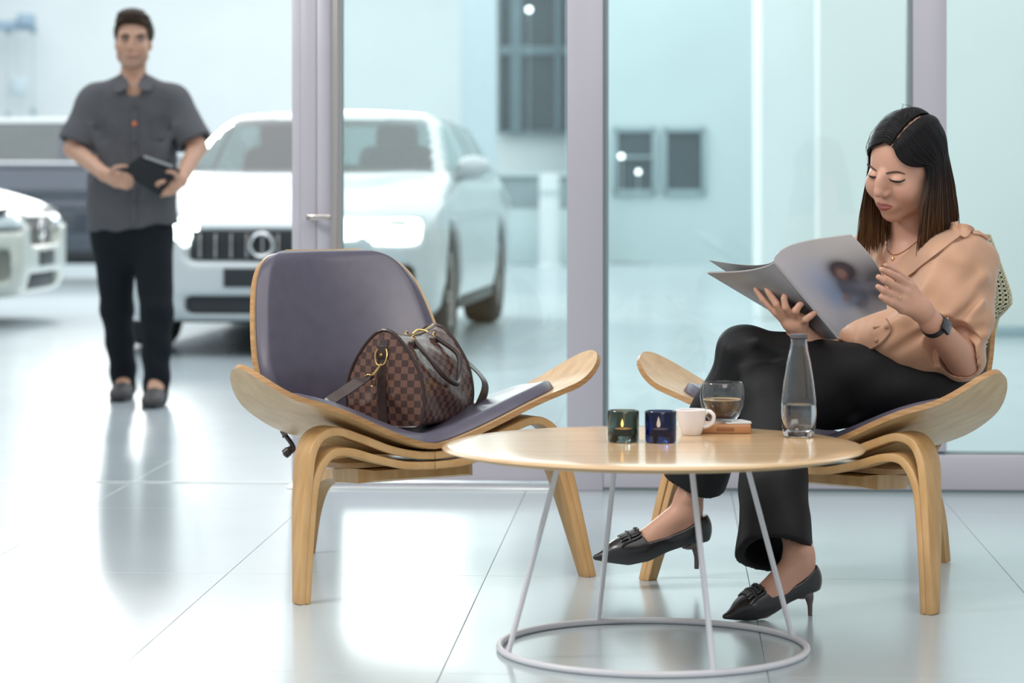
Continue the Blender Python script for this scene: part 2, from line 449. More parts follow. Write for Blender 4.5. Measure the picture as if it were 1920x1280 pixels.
# low counter under the tall window
ct = thing('reception_counter', W(1000, 475, 30.2)*np.array([1, 1, 0]), 'low grey counter with a pale front under the tall dark window', 'counter')
xa, xb = W(935, 0, 30)[0], W(1100, 0, 30)[0]
M['cgrey'] = mat('grey_counter_laminate', (.33, .40, .42), .5, noise=.04); M['cpale'] = mat('pale_counter_front', (.60, .71, .72), .5, noise=.03)
MB().box(((xa+xb)/2, 30.3, .33), ((xb-xa)/2, .3, .33), .01).obj('front_panel', M['cpale'], ct, smooth=False)
MB().box(((xa+xb)/2, 30.28, .845), ((xb-xa)/2, .3, .175), .01).obj('upper_panel', M['cgrey'], ct, smooth=False)
MB().box(((xa+xb)/2, 30.26, 1.035), ((xb-xa)/2+.02, .34, .018), .006).obj('counter_top', M['cpale'], ct, smooth=False)
po = thing('white_bollard', (W(1030, 0, 29.6)[0], 29.6, 0), 'round white post standing before the grey counter', 'post')
MB().lathe([(1e-4, 0), (.14, 0), (.14, .02), (.115, .03), (.115, 1.0), (.10, 1.04), (1e-4, 1.05)], po.location, 28).obj('shaft', M['wall'], po)
MB().lathe([(.117, .80), (.12, .80), (.12, .86), (.117, .86)], po.location, 28).obj('band', M['cpale'], po)

# hoist rail high on the far left wall
M['pale_blue'] = mat('pale_blue_enamel', (.34, .47, .58), .5, noise=.05)
M['pale_grey'] = mat('pale_grey_cord', (.60, .68, .70), .6, noise=.03)
hY = 31.6
h0 = W(-70, 52, hY); h1 = W(66, 44, hY)
ho = thing('wall_hoist', W(20, 60, hY), 'pale blue hoist rail with two hanging cords on the far left wall', 'hoist')
MB().box((h0+h1)/2+np.array([0, .0, 0]), ((h1[0]-h0[0])/2, .10, .055), .015).obj('rail', M['pale_blue'], ho)
MB().box(W(49, 38, hY-.05), (.10, .12, .075), .03).obj('motor', M['pale_blue'], ho)
for px, py1 in ((16, 216), (63, 208)):
    MB().tube([W(px, 58, hY), W(px, py1, hY)], .012, 8).obj('cord', M['pale_grey'], ho)
    MB().box(W(px, 57, hY), (.035, .05, .04), .01).obj('pulley', M['frame_teal'], ho)
    MB().lathe([(1e-4, 0), (.035, .005), (.04, .05), (.02, .09), (1e-4, .1)], W(px, py1+8, hY), 14).obj('weight', M['frame_teal'], ho)
cb = W(36, 162, hY); MB().box(cb, (.10, .05, .11), .02).obj('control_box', M['column'], ho)
MB().tube([W(30, 60, hY), W(33, 100, hY), cb], .01, 8).obj('cable', M['pale_grey'], ho)

# glazed partition: fixed panes right, door leaf left of the middle post
top = 2.55
pw = thing('window_4', wf(s_of(1100), 0, 0), kind='structure')
sm0, sm1 = s_of(1063), s_of(1131)
mb = MB(); wbox(mb, sm0, sm1, 0, .09, 0, top, .004); mb.obj('mullion', M['alu'], pw, smooth=False)
mb = MB(); wbox(mb, sm1, s_of(1140), .012, .08, .0, top, .002); mb.obj('gasket', M['alu_dark'], pw, smooth=False)
sr0, sr1 = s_of(1712), s_of(1775)
mb = MB(); wbox(mb, sr0, sr1, 0, .09, .125, top, .004); mb.obj('mullion', M['alu'], pw, smooth=False)
mb = MB(); wbox(mb, s_of(1702), sr0, .012, .08, .125, top, .002); mb.obj('gasket', M['alu_dark'], pw, smooth=False)
send = 2.4
mb = MB(); wbox(mb, sm1, send, .0, .09, .010, .116, .004); mb.obj('bottom_rail', M['alu'], pw, smooth=False)
mb = MB(); wbox(mb, sm1, send, .008, .085, 0, .011); mb.obj('rail_shadow_strip', M['alu_dark'], pw, smooth=False)  # dark strip in place of the shadow gap under the rail
mb = MB(); wbox(mb, sm1, send, .014, .08, .116, .121); mb.obj('gasket', M['alu_dark'], pw, smooth=False)
for a, b in ((s_of(1140), s_of(1702)), (sr1, send)):
    mb = MB(); wbox(mb, a, b, .040, .050, .121, top); mb.obj('pane', M['pane'], pw, smooth=False)
mb = MB(); wbox(mb, -3.6, send, -.01, .20, top, top+.2, .004); mb.obj('header_beam', M['alu'], pw, smooth=False)

dr = thing('door_1', wf(s_of(600, .147), .147, 0), kind='structure')
D0 = .147
M['alu_b'] = mat('lavender_aluminium_face', (.51, .49, .55), .38, metal=.15, noise=.02)
st = MB(); wbox(st, s_of(547, D0), s_of(563, D0), D0+.004, D0+.05, .008, top-.01, .002); st.obj('stile_edge', M['alu_b'], dr, smooth=False)
st = MB(); wbox(st, s_of(563, D0), s_of(593, D0), D0-.002, D0+.05, .008, top-.01, .002); st.obj('stile', M['alu'], dr, smooth=False)
st = MB(); wbox(st, s_of(593.8, D0), s_of(619, D0), D0-.002, D0+.05, .008, top-.01, .002); st.obj('stile', M['alu_b'], dr, smooth=False)
mb = MB(); wbox(mb, s_of(619, D0), s_of(1090, D0), D0, D0+.05, .012, .128, .003); mb.obj('bottom_rail', M['alu'], dr, smooth=False)
mb = MB(); wbox(mb, s_of(1066, D0), s_of(1100, D0), D0, D0+.05, .128, top-.01, .003); mb.obj('stile', M['alu'], dr, smooth=False)
mb = MB(); wbox(mb, s_of(619, D0), s_of(1066, D0), D0+.02, D0+.03, .128, top-.02); mb.obj('pane', M['pane'], dr, smooth=False)
mb = MB(); wbox(mb, s_of(619, D0), s_of(642, D0), D0+.012, D0+.04, .128, top-.02, .003); mb.obj('glazing_bead', M['alu_dark'], dr, smooth=False)
hs = s_of(629.5, D0-.07)
M['handle'] = mat('brushed_steel_handle', (.62, .56, .54), .2, metal=1, noise=.05, stretch=(30, 30, .3))
hd = MB().tube([wf(hs, D0-.07, .45), wf(hs, D0-.07, 1.95)], .0185, 24).obj('pull_handle', M['handle'], dr)
for z in (W(0, 408, 8.0)[2], 1.75):
    mb = MB(); wbox(mb, s_of(577, D0-.05), hs, D0-.078, D0-.062, z-.009, z+.009, .003)
    wbox(mb, s_of(577, D0-.05), s_of(586, D0-.05), D0-.078, D0, z-.009, z+.009, .003); so = mb.obj('standoff', M['handle'], dr)
tr = MB(); wbox(tr, s_of(547, .1), sm0+.01, .0, .14, .0, .006, .002)
tag(tr.obj('trim_1', mat('pale_threshold_metal', (.78, .80, .80), .22, metal=.6, noise=.03), smooth=False), kind='structure')
tr = MB(); wbox(tr, -3.2, s_of(547, .1)-.005, .135, .150, -.001, .0025, .001)
tag(tr.obj('trim_2', mat('floor_track_metal', (.55, .60, .60), .3, metal=.5, noise=.03), smooth=False), kind='structure')
dsx = ground(604, 908)
ds = thing('door_stop', dsx, 'small black rubber stop on the floor by the glass door', 'door stop')
MB().lathe([(1e-4, 0), (.016, 0), (.017, .004), (.014, .016), (1e-4, .018)], dsx, 20).obj('rubber_pad', mat('black_rubber', (.015, .015, .016), .6, noise=.1), ds)
MB().lathe([(1e-4, .018), (.005, .018), (.005, .021), (1e-4, .022)], dsx, 12).obj('screw', M['steel'], ds)

# ================================================================== CARS
M['paint_white'] = mat('white_car_paint', (.52, .57, .585), .28, spec=.5, coat=.8, noise=.01)
M['paint_dark'] = mat('dark_navy_car_paint', (.06, .075, .10), .2, metal=.55, spec=.5, coat=1, noise=.05)
M['paint_cream'] = mat('cream_white_car_paint', (.50, .53, .48), .3, spec=.5, coat=.7, noise=.01)
M['car_glass'] = pane_mat('tinted_car_glass', (.42, .55, .55))
M['car_black'] = mat('black_car_plastic', (.018, .022, .026), .45, noise=.1)
M['tyre'] = mat('tyre_rubber', (.02, .02, .022), .7, noise=.1, nscale=30, bump=.2)
M['rim'] = mat('alloy_wheel_metal', (.45, .44, .43), .3, metal=.9, noise=.04)
M['lamp_on'] = mat('lit_headlight', (1, 1, 1), .2, emit=(.93, 1, .95), estr=3.5)
M['lamp_off'] = mat('unlit_headlight', (.34, .42, .45), .12, spec=.7, coat=1, noise=.1)
M['seat'] = mat('dark_grey_car_seat', (.045, .055, .058), .7, noise=.1)
M['chrome'] = mat('chrome_trim', (.75, .76, .77), .12, metal=1, noise=.02)

def smax2(a, b, k): return -smin(-a, -b, k)
def car_lower(P):
    x, y, z = np.abs(P[:, 0]), P[:, 1], P[:, 2]
    hw = .935-.05*np.clip((np.abs(y)-1.5)/.85, 0, 1)**2-.06*np.clip((z-.62)/.4, 0, 1)-.05*np.clip((.4-z)/.25, 0, 1)
    r = .34; qx = x-hw+r; qy = np.abs(y)-2.35+r+.06*np.clip((z-.70)/.3, 0, 1)+.05*np.clip((.36-z)/.2, 0, 1)
    d2 = np.hypot(np.maximum(qx, 0), np.maximum(qy, 0))+np.minimum(np.maximum(qx, qy), 0)-r
    topz = np.where(y < -.9, .985+(y+.9)*.13-.11*np.clip((-1.55-y)/.8, 0, 1)**2, np.where(y > 1.9, 1.0-(y-1.9)*.15, .985))
    topz = topz+.025*np.exp(-((x-.62)/.16)**2)*np.clip((-y-.8)/.4, 0, 1)-.03*np.clip((x-.72)/.2, 0, 1)
    dz = smax2(z-topz, .19-z, .05)
    return smax2(d2, dz, .09)
def car_green(P):
    x, y, z = np.abs(P[:, 0]), P[:, 1], P[:, 2]
    a = math.atan2(.36, .88); ws = (-(y+.98)*math.sin(a)+(z-.965)*math.cos(a))
    roof = z-(1.395-.03*(x/.6)**2-.02*(y-.4)**2)
    side = (x-.835+(z-.97)*.46)*.9; b = math.atan2(.36, .5); rear = ((y-2.2)*math.sin(b)+(z-.97)*math.cos(b))
    rear = smax2(rear, y-2.24, .05); d = smax2(smax2(ws, roof, .09), smax2(side, rear, .07), .10)
    return smax2(d, .75-z, .02)
WB = 1.38
def car_body():
    s = SDF(); s.u(fun(car_lower), 0); s.u(fun(car_green), .035)
    for y in (-WB, WB):
        for sx in (-1, 1):
            c = np.array([sx*.93, y, .335])
            def cyl(P, c=c):
                q = P-c; return np.maximum(np.hypot(q[:, 1], q[:, 2])-.385, np.abs(q[:, 0])-.30)
            s.cut(fun(cyl), .02)
    s.cut(rbox((0, -2.37, .60), (.425, .13, .085), .06), .02)
    s.cut(rbox((0, -2.36, .285), (.42, .13, .045), .03), .015)
    for sx in (-1, 1): s.cut(rbox((sx*.735, -2.16, .40), (.07, .12, .10), .04), .015)
    for sx in (-1, 1): s.cut(rbox((sx*.60, -2.14, .675), (.235, .20, .070), .04), .012)
    return s
def build_car(loc, rz, label, lamp):
    root = thing('parked_car', loc, label, 'car', rz=rz)
    s = car_body(); v, q = surf(s, (-1.05, -2.5, .1), (1.05, 2.5, 1.5), .026)
    c = v[q].mean(1); n = np.cross(v[q[:, 1]]-v[q[:, 0]], v[q[:, 2]]-v[q[:, 0]]); n /= np.linalg.norm(n, axis=1)[:, None]+1e-9
    x, y, z = c.T; ax = np.abs(x)
    gz = (z > .995)
    on_w = (np.abs(car_green(c)) < .03)
    wind = gz & on_w & (n[:, 1] < -.2) & (z < 1.335) & (y < .0) & (ax < .765-(z-.97)*.44)
    side = gz & on_w & (np.abs(n[:, 0]) > .6) & (z < 1.30) & (y > -.80+(z-1.0)*2.0) & (y < 1.9-(z-1)*1.0) & ~((y > .22) & (y < .31)) & ~((y > 1.15) & (y < 1.24))
    rear = gz & on_w & (n[:, 1] > .25) & (z > 1.03) & (z < 1.33) & (ax < .68-(z-.97)*.4)
    def sub(mask, name, m):
        if not mask.any(): return
        qq = q[mask]; ids, inv = np.unique(qq, return_inverse=True)
        link(name, mesh_np(name, v[ids], inv.reshape(-1, 4)), m, root, world=False)
    win = wind | side | rear
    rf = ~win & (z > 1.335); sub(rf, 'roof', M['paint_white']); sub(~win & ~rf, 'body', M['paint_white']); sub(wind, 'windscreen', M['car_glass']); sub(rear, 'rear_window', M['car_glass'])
    for sx in (-1, 1):
        for a, b in ((-1, .22), (.31, 1.15), (1.24, 3)): sub(side & (x*sx > 0) & (y > a-.001) & (y < b+.001), 'side_window', M['car_glass'])
    ob = lambda mb, name, m, par=root: mb.obj(name, m, par, world=False)
    # front end
    mb = MB().box((0, -2.27, .60), (.40, .015, .08), .01); g = ob(mb, 'grille', M['car_black'])
    for k in range(9): ob(MB().box((-.34+.085*k, -2.292, .60), (.006, .01, .065), .003), 'grille_slat', M['rim'], g)
    ob(MB().torus((0, -2.315, .605), .062, .011, 32, 8, Matrix.Rotation(PI/2, 3, 'X') and np.array(Matrix.Rotation(PI/2, 3, 'X'))), 'emblem_ring', M['chrome'], g)
    ob(MB().box((0, -2.29, .285), (.40, .02, .042), .01), 'lower_intake', M['car_black'])
    ob(MB().box((0, -2.352, .43), (.20, .008, .05), .004), 'number_plate', M['car_black'])
    for sx in (-1, 1):
        ob(MB().box((sx*.735, -2.10, .40), (.05, .02, .08), .01), 'side_vent', M['car_black'])
        ls = SDF(); ls.u(fun(car_lower), 0); ls.isec(rbox((sx*.60, -2.14, .675), (.215, .22, .055), .03), .01)
        ls.ops.insert(1, ('d', fun(lambda P: np.full(len(P), .022)), 0))
        vv, qq = surf(ls, (sx*.60-.3, -2.5, .55), (sx*.60+.3, -1.8, .80), .014)
        me = mesh_np('headlight', vv, qq); lo = link('headlight', me, lamp, root, world=False)
        ob(MB().box((sx*.62, -2.27+.05, .722), (.15, .03, .012), .004), 'light_brow', M['car_black'], lo)
        # mirrors
        mr = SDF(); mr.u(el((sx*.945, -.56, 1.03), (.105, .075, .070)), 0); mr.u(rc((sx*.86, -.56, .975), (sx*.93, -.56, 1.0), .03, .03), .03)
        vv, qq = surf(mr, (sx*1.0-.22, -.72, .9), (sx*1.0+.22, -.40, 1.15), .014)
        link('wing_mirror', mesh_np('wing_mirror', vv, qq), M['paint_white'], root, world=False)
    for sx in (-1, 1):
        P = np.array([[sx*.868, -.75, .978], [sx*.872, 0, .992], [sx*.872, .9, .995], [sx*.862, 1.75, .995]]); ob(MB().tube(catmull(P, 6), .013, 8), 'belt_trim', M['chrome'])
    # rear end
    for sx in (-1, 1):
        ls = SDF(); ls.u(fun(car_lower), 0); ls.ops.append(('d', fun(lambda P: np.full(len(P), -.006)), 0)); ls.isec(rbox((sx*.70, 2.16, .76), (.14, .17, .115), .04), .01)
        vv, qq = surf(ls, (sx*.70-.22, 1.9, .55), (sx*.70+.22, 2.5, .95), .014); link('tail_light', mesh_np('tail_light', vv, qq), M['lamp_off'], root, world=False)
    ob(MB().box((0, 2.36, .62), (.26, .008, .055), .004), 'rear_plate', M['car_black']); ob(MB().box((0, 2.31, .27), (.55, .02, .05), .01), 'rear_skirt', M['car_black'])
    for sx in (-1, 1): ob(MB().tube([(sx*.55, 2.2, .235), (sx*.55, 2.37, .235)], .04, 14), 'exhaust_pipe', M['rim'])
    # interior
    ob(MB().box((0, -.55, .93), (.74, .28, .06), .04), 'dashboard', M['seat'])
    for sx in (-1, 1):
        sd = ob(MB().box((sx*.37, .28, .85), (.24, .09, .32), .07), 'front_seat', M['seat'])
        ob(MB().box((sx*.37, .27, 1.22), (.135, .05, .085), .045), 'headrest', M['seat'], sd)
    ob(MB().box((0, 1.25, .80), (.66, .1, .26), .06), 'rear_seat', M['seat'])
    ob(MB().torus((.37, -.22, 1.0), .17, .014, 32, 8, np.array(Matrix.Rotation(math.radians(65), 3, 'X'))), 'steering_wheel', M['car_black'])
    ob(MB().box((0, 0, .22), (.84, 2.0, .05), .02), 'underbody', M['car_black'])
    for sx in (-1, 1): ob(MB().box((sx*.88, 0, .25), (.03, .95, .05), .02), 'sill', M['car_black'])
    # wheels
    for sx in (-1, 1):
        for y in (-WB, WB):
            c = np.array([sx*.80, y, .335]); RW = np.array([[0, 0, sx], [0, 1, 0], [-sx, 0, 0]], float)
            prof = [(.20, -.11), (.30, -.115), (.328, -.09), (.335, -.05), (.335, .05), (.328, .09), (.30, .115), (.22, .112), (.215, .09), (.215, -.09)]
            wh = ob(MB().lathe(prof, c, 40, R=RW), 'wheel', M['tyre'])
            rm = MB().lathe([(1e-4, .05), (.05, .07), (.06, .06), (.06, .03), (1e-4, .03)], c, 20, R=RW)
            rm.lathe([(.195, .095), (.218, .105), (.218, -.08), (.20, -.08), (.195, .095)], c, 40, R=RW)
            for k in range(5):
                a = 2*PI*k/5
                for da in (-.13, .13):
                    p0 = RW @ np.array([.05*math.cos(a), .05*math.sin(a), .05]); p1 = RW @ np.array([.205*math.cos(a+da), .205*math.sin(a+da), .075])
                    rm.tube([c+p0, c+(p0+p1)/2, c+p1], [.02, .017, .017], 6)
            rm.obj('alloy_rim', M['rim'], wh, world=False)
    return root
def copy_tree(o, parent=None):
    c = o.copy(); COL.objects.link(c); c.parent = parent
    if parent is not None: c.location = o.location.copy()
    for ch in list(o.children): copy_tree(ch, c)
    return c
def set_mat(root, name, m):
    for o in root.children_recursive:
        if o.name.split('.')[0] in name and o.type == 'MESH':
            o.material_slots[0].link = 'OBJECT'; o.material_slots[0].material = m
car = build_car((-1.12, 16.28, 0), math.radians(-5.4), 'white car facing the glass door with lit headlights', M['lamp_on'])
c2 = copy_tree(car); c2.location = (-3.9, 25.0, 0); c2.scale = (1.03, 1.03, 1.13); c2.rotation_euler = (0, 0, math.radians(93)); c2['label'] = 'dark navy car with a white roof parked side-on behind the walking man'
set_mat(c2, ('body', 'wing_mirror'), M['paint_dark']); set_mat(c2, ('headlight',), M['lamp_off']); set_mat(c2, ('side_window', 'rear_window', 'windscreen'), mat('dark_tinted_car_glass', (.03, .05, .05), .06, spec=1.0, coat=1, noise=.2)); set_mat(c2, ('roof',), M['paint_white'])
c3 = copy_tree(car); c3.location = (-5.46, 17.6, 0); c3.scale = (1, 1, 1.03); c3.rotation_euler = (0, 0, math.radians(87)); c3['label'] = 'cream white car, only its front corner showing at the left edge'
set_mat(c3, ('body', 'wing_mirror'), M['paint_cream']); set_mat(c3, ('headlight',), M['lamp_off'])
set_mat(c3, ('roof',), M['paint_cream'])
# ================================================================== SHELL CHAIRS (built once in local coordinates: x to the right, y back, z up, origin between the front feet)
def seat_s(x): return math.sqrt(x*x+.0025)-.05
def seat_edges(x):
    ax = abs(x); a = min(ax/.478, 1); c = .19*max(1-a**3, 0)**.52; ym = .245-.122*(ax/.47)**1.7
    base = .312+.34*seat_s(x)+.10*x*x+3.0*max(ax-.36, 0)**2
    tilt = (-.13-.045*math.exp(-((ax-.27)/.11)**2))*(1-.6*a**6)
    return ym-c, ym+c, base-tilt*c, base+tilt*c, a
def seat_pt(x, t, off=0.0):
    yf, yr, zf, zr, a = seat_edges(x)
    y = yf+(yr-yf)*t; z = zf+(zr-zf)*t
    z -= .016*4*t*(1-t)*(1-a**2)
    lip = math.exp(-(t/.12)**2)*.012*(1-a); z -= lip
    return np.array([x, y, z+off])
def seat_z(x, y):
    yf, yr, zf, zr, a = seat_edges(x)
    return seat_pt(x, np.clip((y-yf)/(yr-yf+1e-9), 0, 1))[2]
def grid_normals(P):
    du = np.gradient(P, axis=0); dv = np.gradient(P, axis=1); n = np.cross(du, dv)
    return n/(np.linalg.norm(n, axis=2)[..., None]+1e-12)
BACK = catmull([(.14, .281), (.30, .270), (.41, .258), (.465, .276), (.495, .335), (.525, .44), (.558, .55), (.595, .665), (.632, .765)], 8)
BL = np.concatenate([[0], np.cumsum(np.linalg.norm(np.diff(BACK, axis=0), axis=1))]); BL /= BL[-1]
BWC = catmull([(0, .15), (.02, .175), (.06, .185), (.24, .165), (.34, .120), (.43, .115), (.49, .165), (.55, .225), (.61, .256), (.69, .264), (.78, .255), (.88, .235), (.94, .210), (.975, .178), (.993, .14), (1.0, .10)], 8)
def back_pt(u, v):
    """u across -1..1, v along the bent shell 0 (tongue under the seat) .. 1 (top)"""
    y = np.interp(v, BL, BACK[:, 0]); z = np.interp(v, BL, BACK[:, 1])
    w = np.interp(v, BWC[:, 0], BWC[:, 1])
    up = np.clip((v-.38)/.2, 0, 1)
    x = u*w; y = y-.075*up*(x/.26)**2
    return np.array([x, y, z])
def build_chair(loc, rz, label):
    root = thing('shell_chair', loc, label, 'chair', 'plywood shell chairs', rz=rz)
    ob = lambda mb, name, m, par=root, **k: mb.obj(name, m, par, world=False, **k)
    # seat shell
    xs = .478*np.sin(np.linspace(-PI/2, PI/2, 61)); xs[0] += 2e-4; xs[-1] -= 2e-4; ts = np.linspace(0, 1, 19)
    top = np.array([[seat_pt(x, t) for t in ts] for x in xs])
    n = grid_normals(top); n[n[..., 2] < 0] *= -1
    mb = MB().slab(top+n*.0065, top-n*.0065, 0, 1); ob(mb, 'seat', [M['oak'], M['oak_rim']])
    # seat pad
    xs2 = .375*np.sin(np.linspace(-PI/2, PI/2, 45)); tp = np.linspace(.07, .93, 19)
    P = np.array([[seat_pt(x, .5+(t-.5)*math.sqrt(max(1-(abs(x)/.378)**5, .0))) for t in tp] for x in xs2])
    n = grid_normals(P); n[n[..., 2] < 0] *= -1
    ex = np.clip((.375-np.abs(xs2))/.04, 0, 1)[:, None]; et = np.clip(np.minimum(tp-.07, .93-tp)/.09, 0, 1)[None, :]
    h = .022*np.sqrt(np.clip(1-(1-ex)**2, 0, 1)*np.clip(1-(1-et)**2, 0, 1))+.003
    mb = MB().slab(P+n*(.0075+h)[..., None], P+n*.007); ob(mb, 'seat_pad', M['leather'], auto=50)
    # back shell with its tongue under the seat
    us = np.linspace(-1, 1, 33); vs_ = np.concatenate([np.linspace(0, .1, 6), np.linspace(.13, .85, 28), np.linspace(.87, 1, 14)])
    P = np.array([[back_pt(u, v) for v in vs_] for u in us]); n = grid_normals(P)
    if n[16, 30][1] > 0: n = -n
    mb = MB().slab(P+n*.006, P-n*.006, 0, 1); ob(mb, 'back_shell', [M['oak'], M['oak_rim']])
    vp = np.concatenate([np.linspace(.44, .86, 26), np.linspace(.875, .996, 18)])
    up = np.linspace(-.975, .975, 45)
    P = np.array([[back_pt(u, v) for v in vp] for u in up]); n = grid_normals(P)
    if n[22, 20][1] > 0: n = -n
    eu = np.clip((.975-np.abs(up))/.10, 0, 1)[:, None]; ev = np.clip(np.minimum((vp-.44)/.05, (.996-vp)/.045), 0, 1)[None, :]
    h = .024*np.sqrt(np.clip(1-(1-eu)**2, 0, 1)*np.clip(1-(1-ev)**2, 0, 1))+.003
    mb = MB().slab(P+n*(.0065+h)[..., None], P+n*.0062); ob(mb, 'back_pad', M['leather'], auto=50)
    # front legs: two nested bent laminates
    def strip(pts, wid, thk, yc, name, mts):
        C = catmull(pts, 7); T = np.gradient(C, axis=0); T /= np.linalg.norm(T, axis=1)[:, None]
        N = np.stack([-T[:, 1], T[:, 0]], 1); L = np.concatenate([[0], np.cumsum(np.linalg.norm(np.diff(C, axis=0), axis=1))]); L /= L[-1]
        s = MB(); rings = []
        for i in range(len(C)):
            w = np.interp(L[i], *wid); t = np.interp(L[i], *thk); y0 = np.interp(L[i], *yc) if not np.isscalar(yc) else yc
            o = C[i]+N[i]*t/2; q = C[i]-N[i]*t/2
            rings.append([(o[0], y0-w/2, o[1]), (o[0], y0+w/2, o[1]), (q[0], y0+w/2, q[1]), (q[0], y0-w/2, q[1])])
        R = np.array(rings); m = len(R); v = R.reshape(-1, 3); f = []; mi = []
        for i in range(m-1):
            for k in range(4):
                f.append((i*4+k, i*4+(k+1) % 4, (i+1)*4+(k+1) % 4, (i+1)*4+k)); mi.append(0 if k % 2 == 0 else 1)
        f.append((0, 1, 2, 3)); f.append(((m-1)*4+3, (m-1)*4+2, (m-1)*4+1, (m-1)*4)); mi += [1, 1]
        s.v = [tuple(p) for p in v]; s.f = f; s.mi = mi; s.flat = [False]*len(f)
        me = s.mesh(name, True, 40)
        bm = bmesh.new(); bm.from_mesh(me); es = [e for e in bm.edges if len(e.link_faces) == 2 and e.calc_face_angle() > 1.0]
        bmesh.ops.bevel(bm, geom=es, offset=.0022, segments=2, profile=.5, affect='EDGES'); bm.to_mesh(me); bm.free()
        me.polygons.foreach_set('use_smooth', [True]*len(me.polygons))
        try: me.set_sharp_from_angle(angle=math.radians(50))
        except Exception: pass
        return link(name, me, mts, root, world=False)
    M_edge = M['oak_edge']
    for sx in (-1, 1):
        o = [(.388, 0), (.366, .15), (.345, .27), (.331, .325), (.305, .360), (.262, .371), (.20, .352), (.12, .322), (.05, .306), (.0, .302)]
        i = [(.374, 0), (.350, .15), (.330, .248), (.308, .293), (.272, .322), (.225, .322), (.16, .303), (.08, .284), (0, .279)]
        if sx > 0: o = [(a, b) for a, b in o]
        fo = [(sx*a, b) for a, b in o]; fi = [(sx*a, b) for a, b in i]
        strip(fo, ([0, .12, .45, .6, 1], [.034, .042, .070, .072, .075]), ([0, .3, 1], [.017, .02, .018]), ([0, .35, .55, 1], [.0, .055, .085, .10]), 'front_leg', [M['oak_leg'], M_edge])
        strip(fi, ([0, .12, .45, .6, 1], [.034, .042, .068, .070, .075]), ([0, .3, 1], [.015, .02, .018]), ([0, .35, .55, 1], [.0, .055, .085, .10]), 'front_leg_inner_laminate', [M['oak_leg'], M_edge])
    # rear leg
    C = catmull([(.125, .257), (.22, .250), (.34, .238), (.45, .228), (.555, .212), (.63, .180), (.672, .11), (.70, 0)], 7); T = np.gradient(C, axis=0); T /= np.linalg.norm(T, axis=1)[:, None]
    N = np.stack([-T[:, 1], T[:, 0]], 1); L = np.linspace(0, 1, len(C)); s = MB(); R = []
    for k in range(len(C)):
        w = np.interp(L[k], [0, .03, .22, .42, .6, 1], [.25, .31, .30, .10, .055, .034]); t = np.interp(L[k], [0, .03, .3, .5, 1], [.022, .034, .030, .024, .024])
        a = C[k]+N[k]*t/2; b = C[k]-N[k]*t/2
        R.append([(-w/2, *a), (w/2, *a), (w/2, *b), (-w/2, *b)])
    R = np.array(R); m = len(R); f = [(i*4+k, i*4+(k+1) % 4, (i+1)*4+(k+1) % 4, (i+1)*4+k) for i in range(m-1) for k in range(4)]
    f += [(0, 1, 2, 3), ((m-1)*4+3, (m-1)*4+2, (m-1)*4+1, (m-1)*4)]
    s.add(R.reshape(-1, 3), f); ob(s, 'rear_leg', M['oak_leg'])
    return root
M['oak_edge'] = mat('honey_oak_laminate_edge', (.56, .32, .13), .4, color2=(.64, .40, .19), nscale=2.4, stretch=(10, 10, 3))
O_L = np.array([-.144, 5.995, 0]); O_R = np.array([.612, 5.90, 0])
RZ_L = math.atan2(.533, .846); RZ_R = math.atan2(-.64, .768)
chair_l = build_chair(O_L, RZ_L, 'plywood shell chair with plum leather pads holding the checked handbag')
chair_r = copy_tree(chair_l); chair_r.location = Vector(O_R); chair_r.rotation_euler = (0, 0, RZ_R)
chair_r['label'] = 'plywood shell chair the woman is sitting in'
def chairL(x, y, z): c, s = math.cos(RZ_L), math.sin(RZ_L); return O_L+np.array([x*c-y*s, x*s+y*c, z])
def chairR(x, y, z): c, s = math.cos(RZ_R), math.sin(RZ_R); return O_R+np.array([x*c-y*s, x*s+y*c, z])

# ================================================================== COFFEE TABLE
TC = ground(1222, 1217); TY = TC[1]; TR = 575/2*TY/F; TOPR = 791/2*TY/F; TZ = EYE-(832-HOR)/F*TY
TC[0] = (1224-960)/F*TY
tb = thing('coffee_table', TC, 'round pale oak coffee table on a white wire base', 'table')
prof = [(1e-4, 0), (.3, 0), (TOPR-.05, 0), (TOPR-.012, -.0012+.0), (TOPR-.004, -.003), (TOPR, -.0065), (TOPR-.002, -.009), (TOPR-.03, -.0165), (TOPR-.05, -.0185), (.2, -.0185), (1e-4, -.0185)]
tp = MB().lathe(prof[:6], TC+np.array([0, 0, TZ]), 128, 0); tp.lathe(prof[5:], TC+np.array([0, 0, TZ]), 128, 1)
tp.obj('table_top', [M['wood_top'], M['oak_rim2'] if 'oak_rim2' in M else mat('oak_table_edge', (.46, .29, .13), .35, noise=.1, nscale=20)], tb, auto=60)
rt = .0068
MB().torus(TC+np.array([0, 0, rt]), TR, rt, 128, 12).obj('base_ring', M['white_metal'], tb)
for k in range(4):
    a = math.radians(19+90*k); d = np.array([math.cos(a), math.sin(a), 0])
    MB().tube([TC+d*(TR)+np.array([0, 0, rt]), TC+d*.205*TOPR/.44+np.array([0, 0, TZ-.018])], .0056, 14).obj('leg', M['white_metal'], tb)
MB().torus(TC+np.array([0, 0, TZ-.022]), .205*TOPR/.44, .0045, 96, 10).obj('top_ring', M['white_metal'], tb)

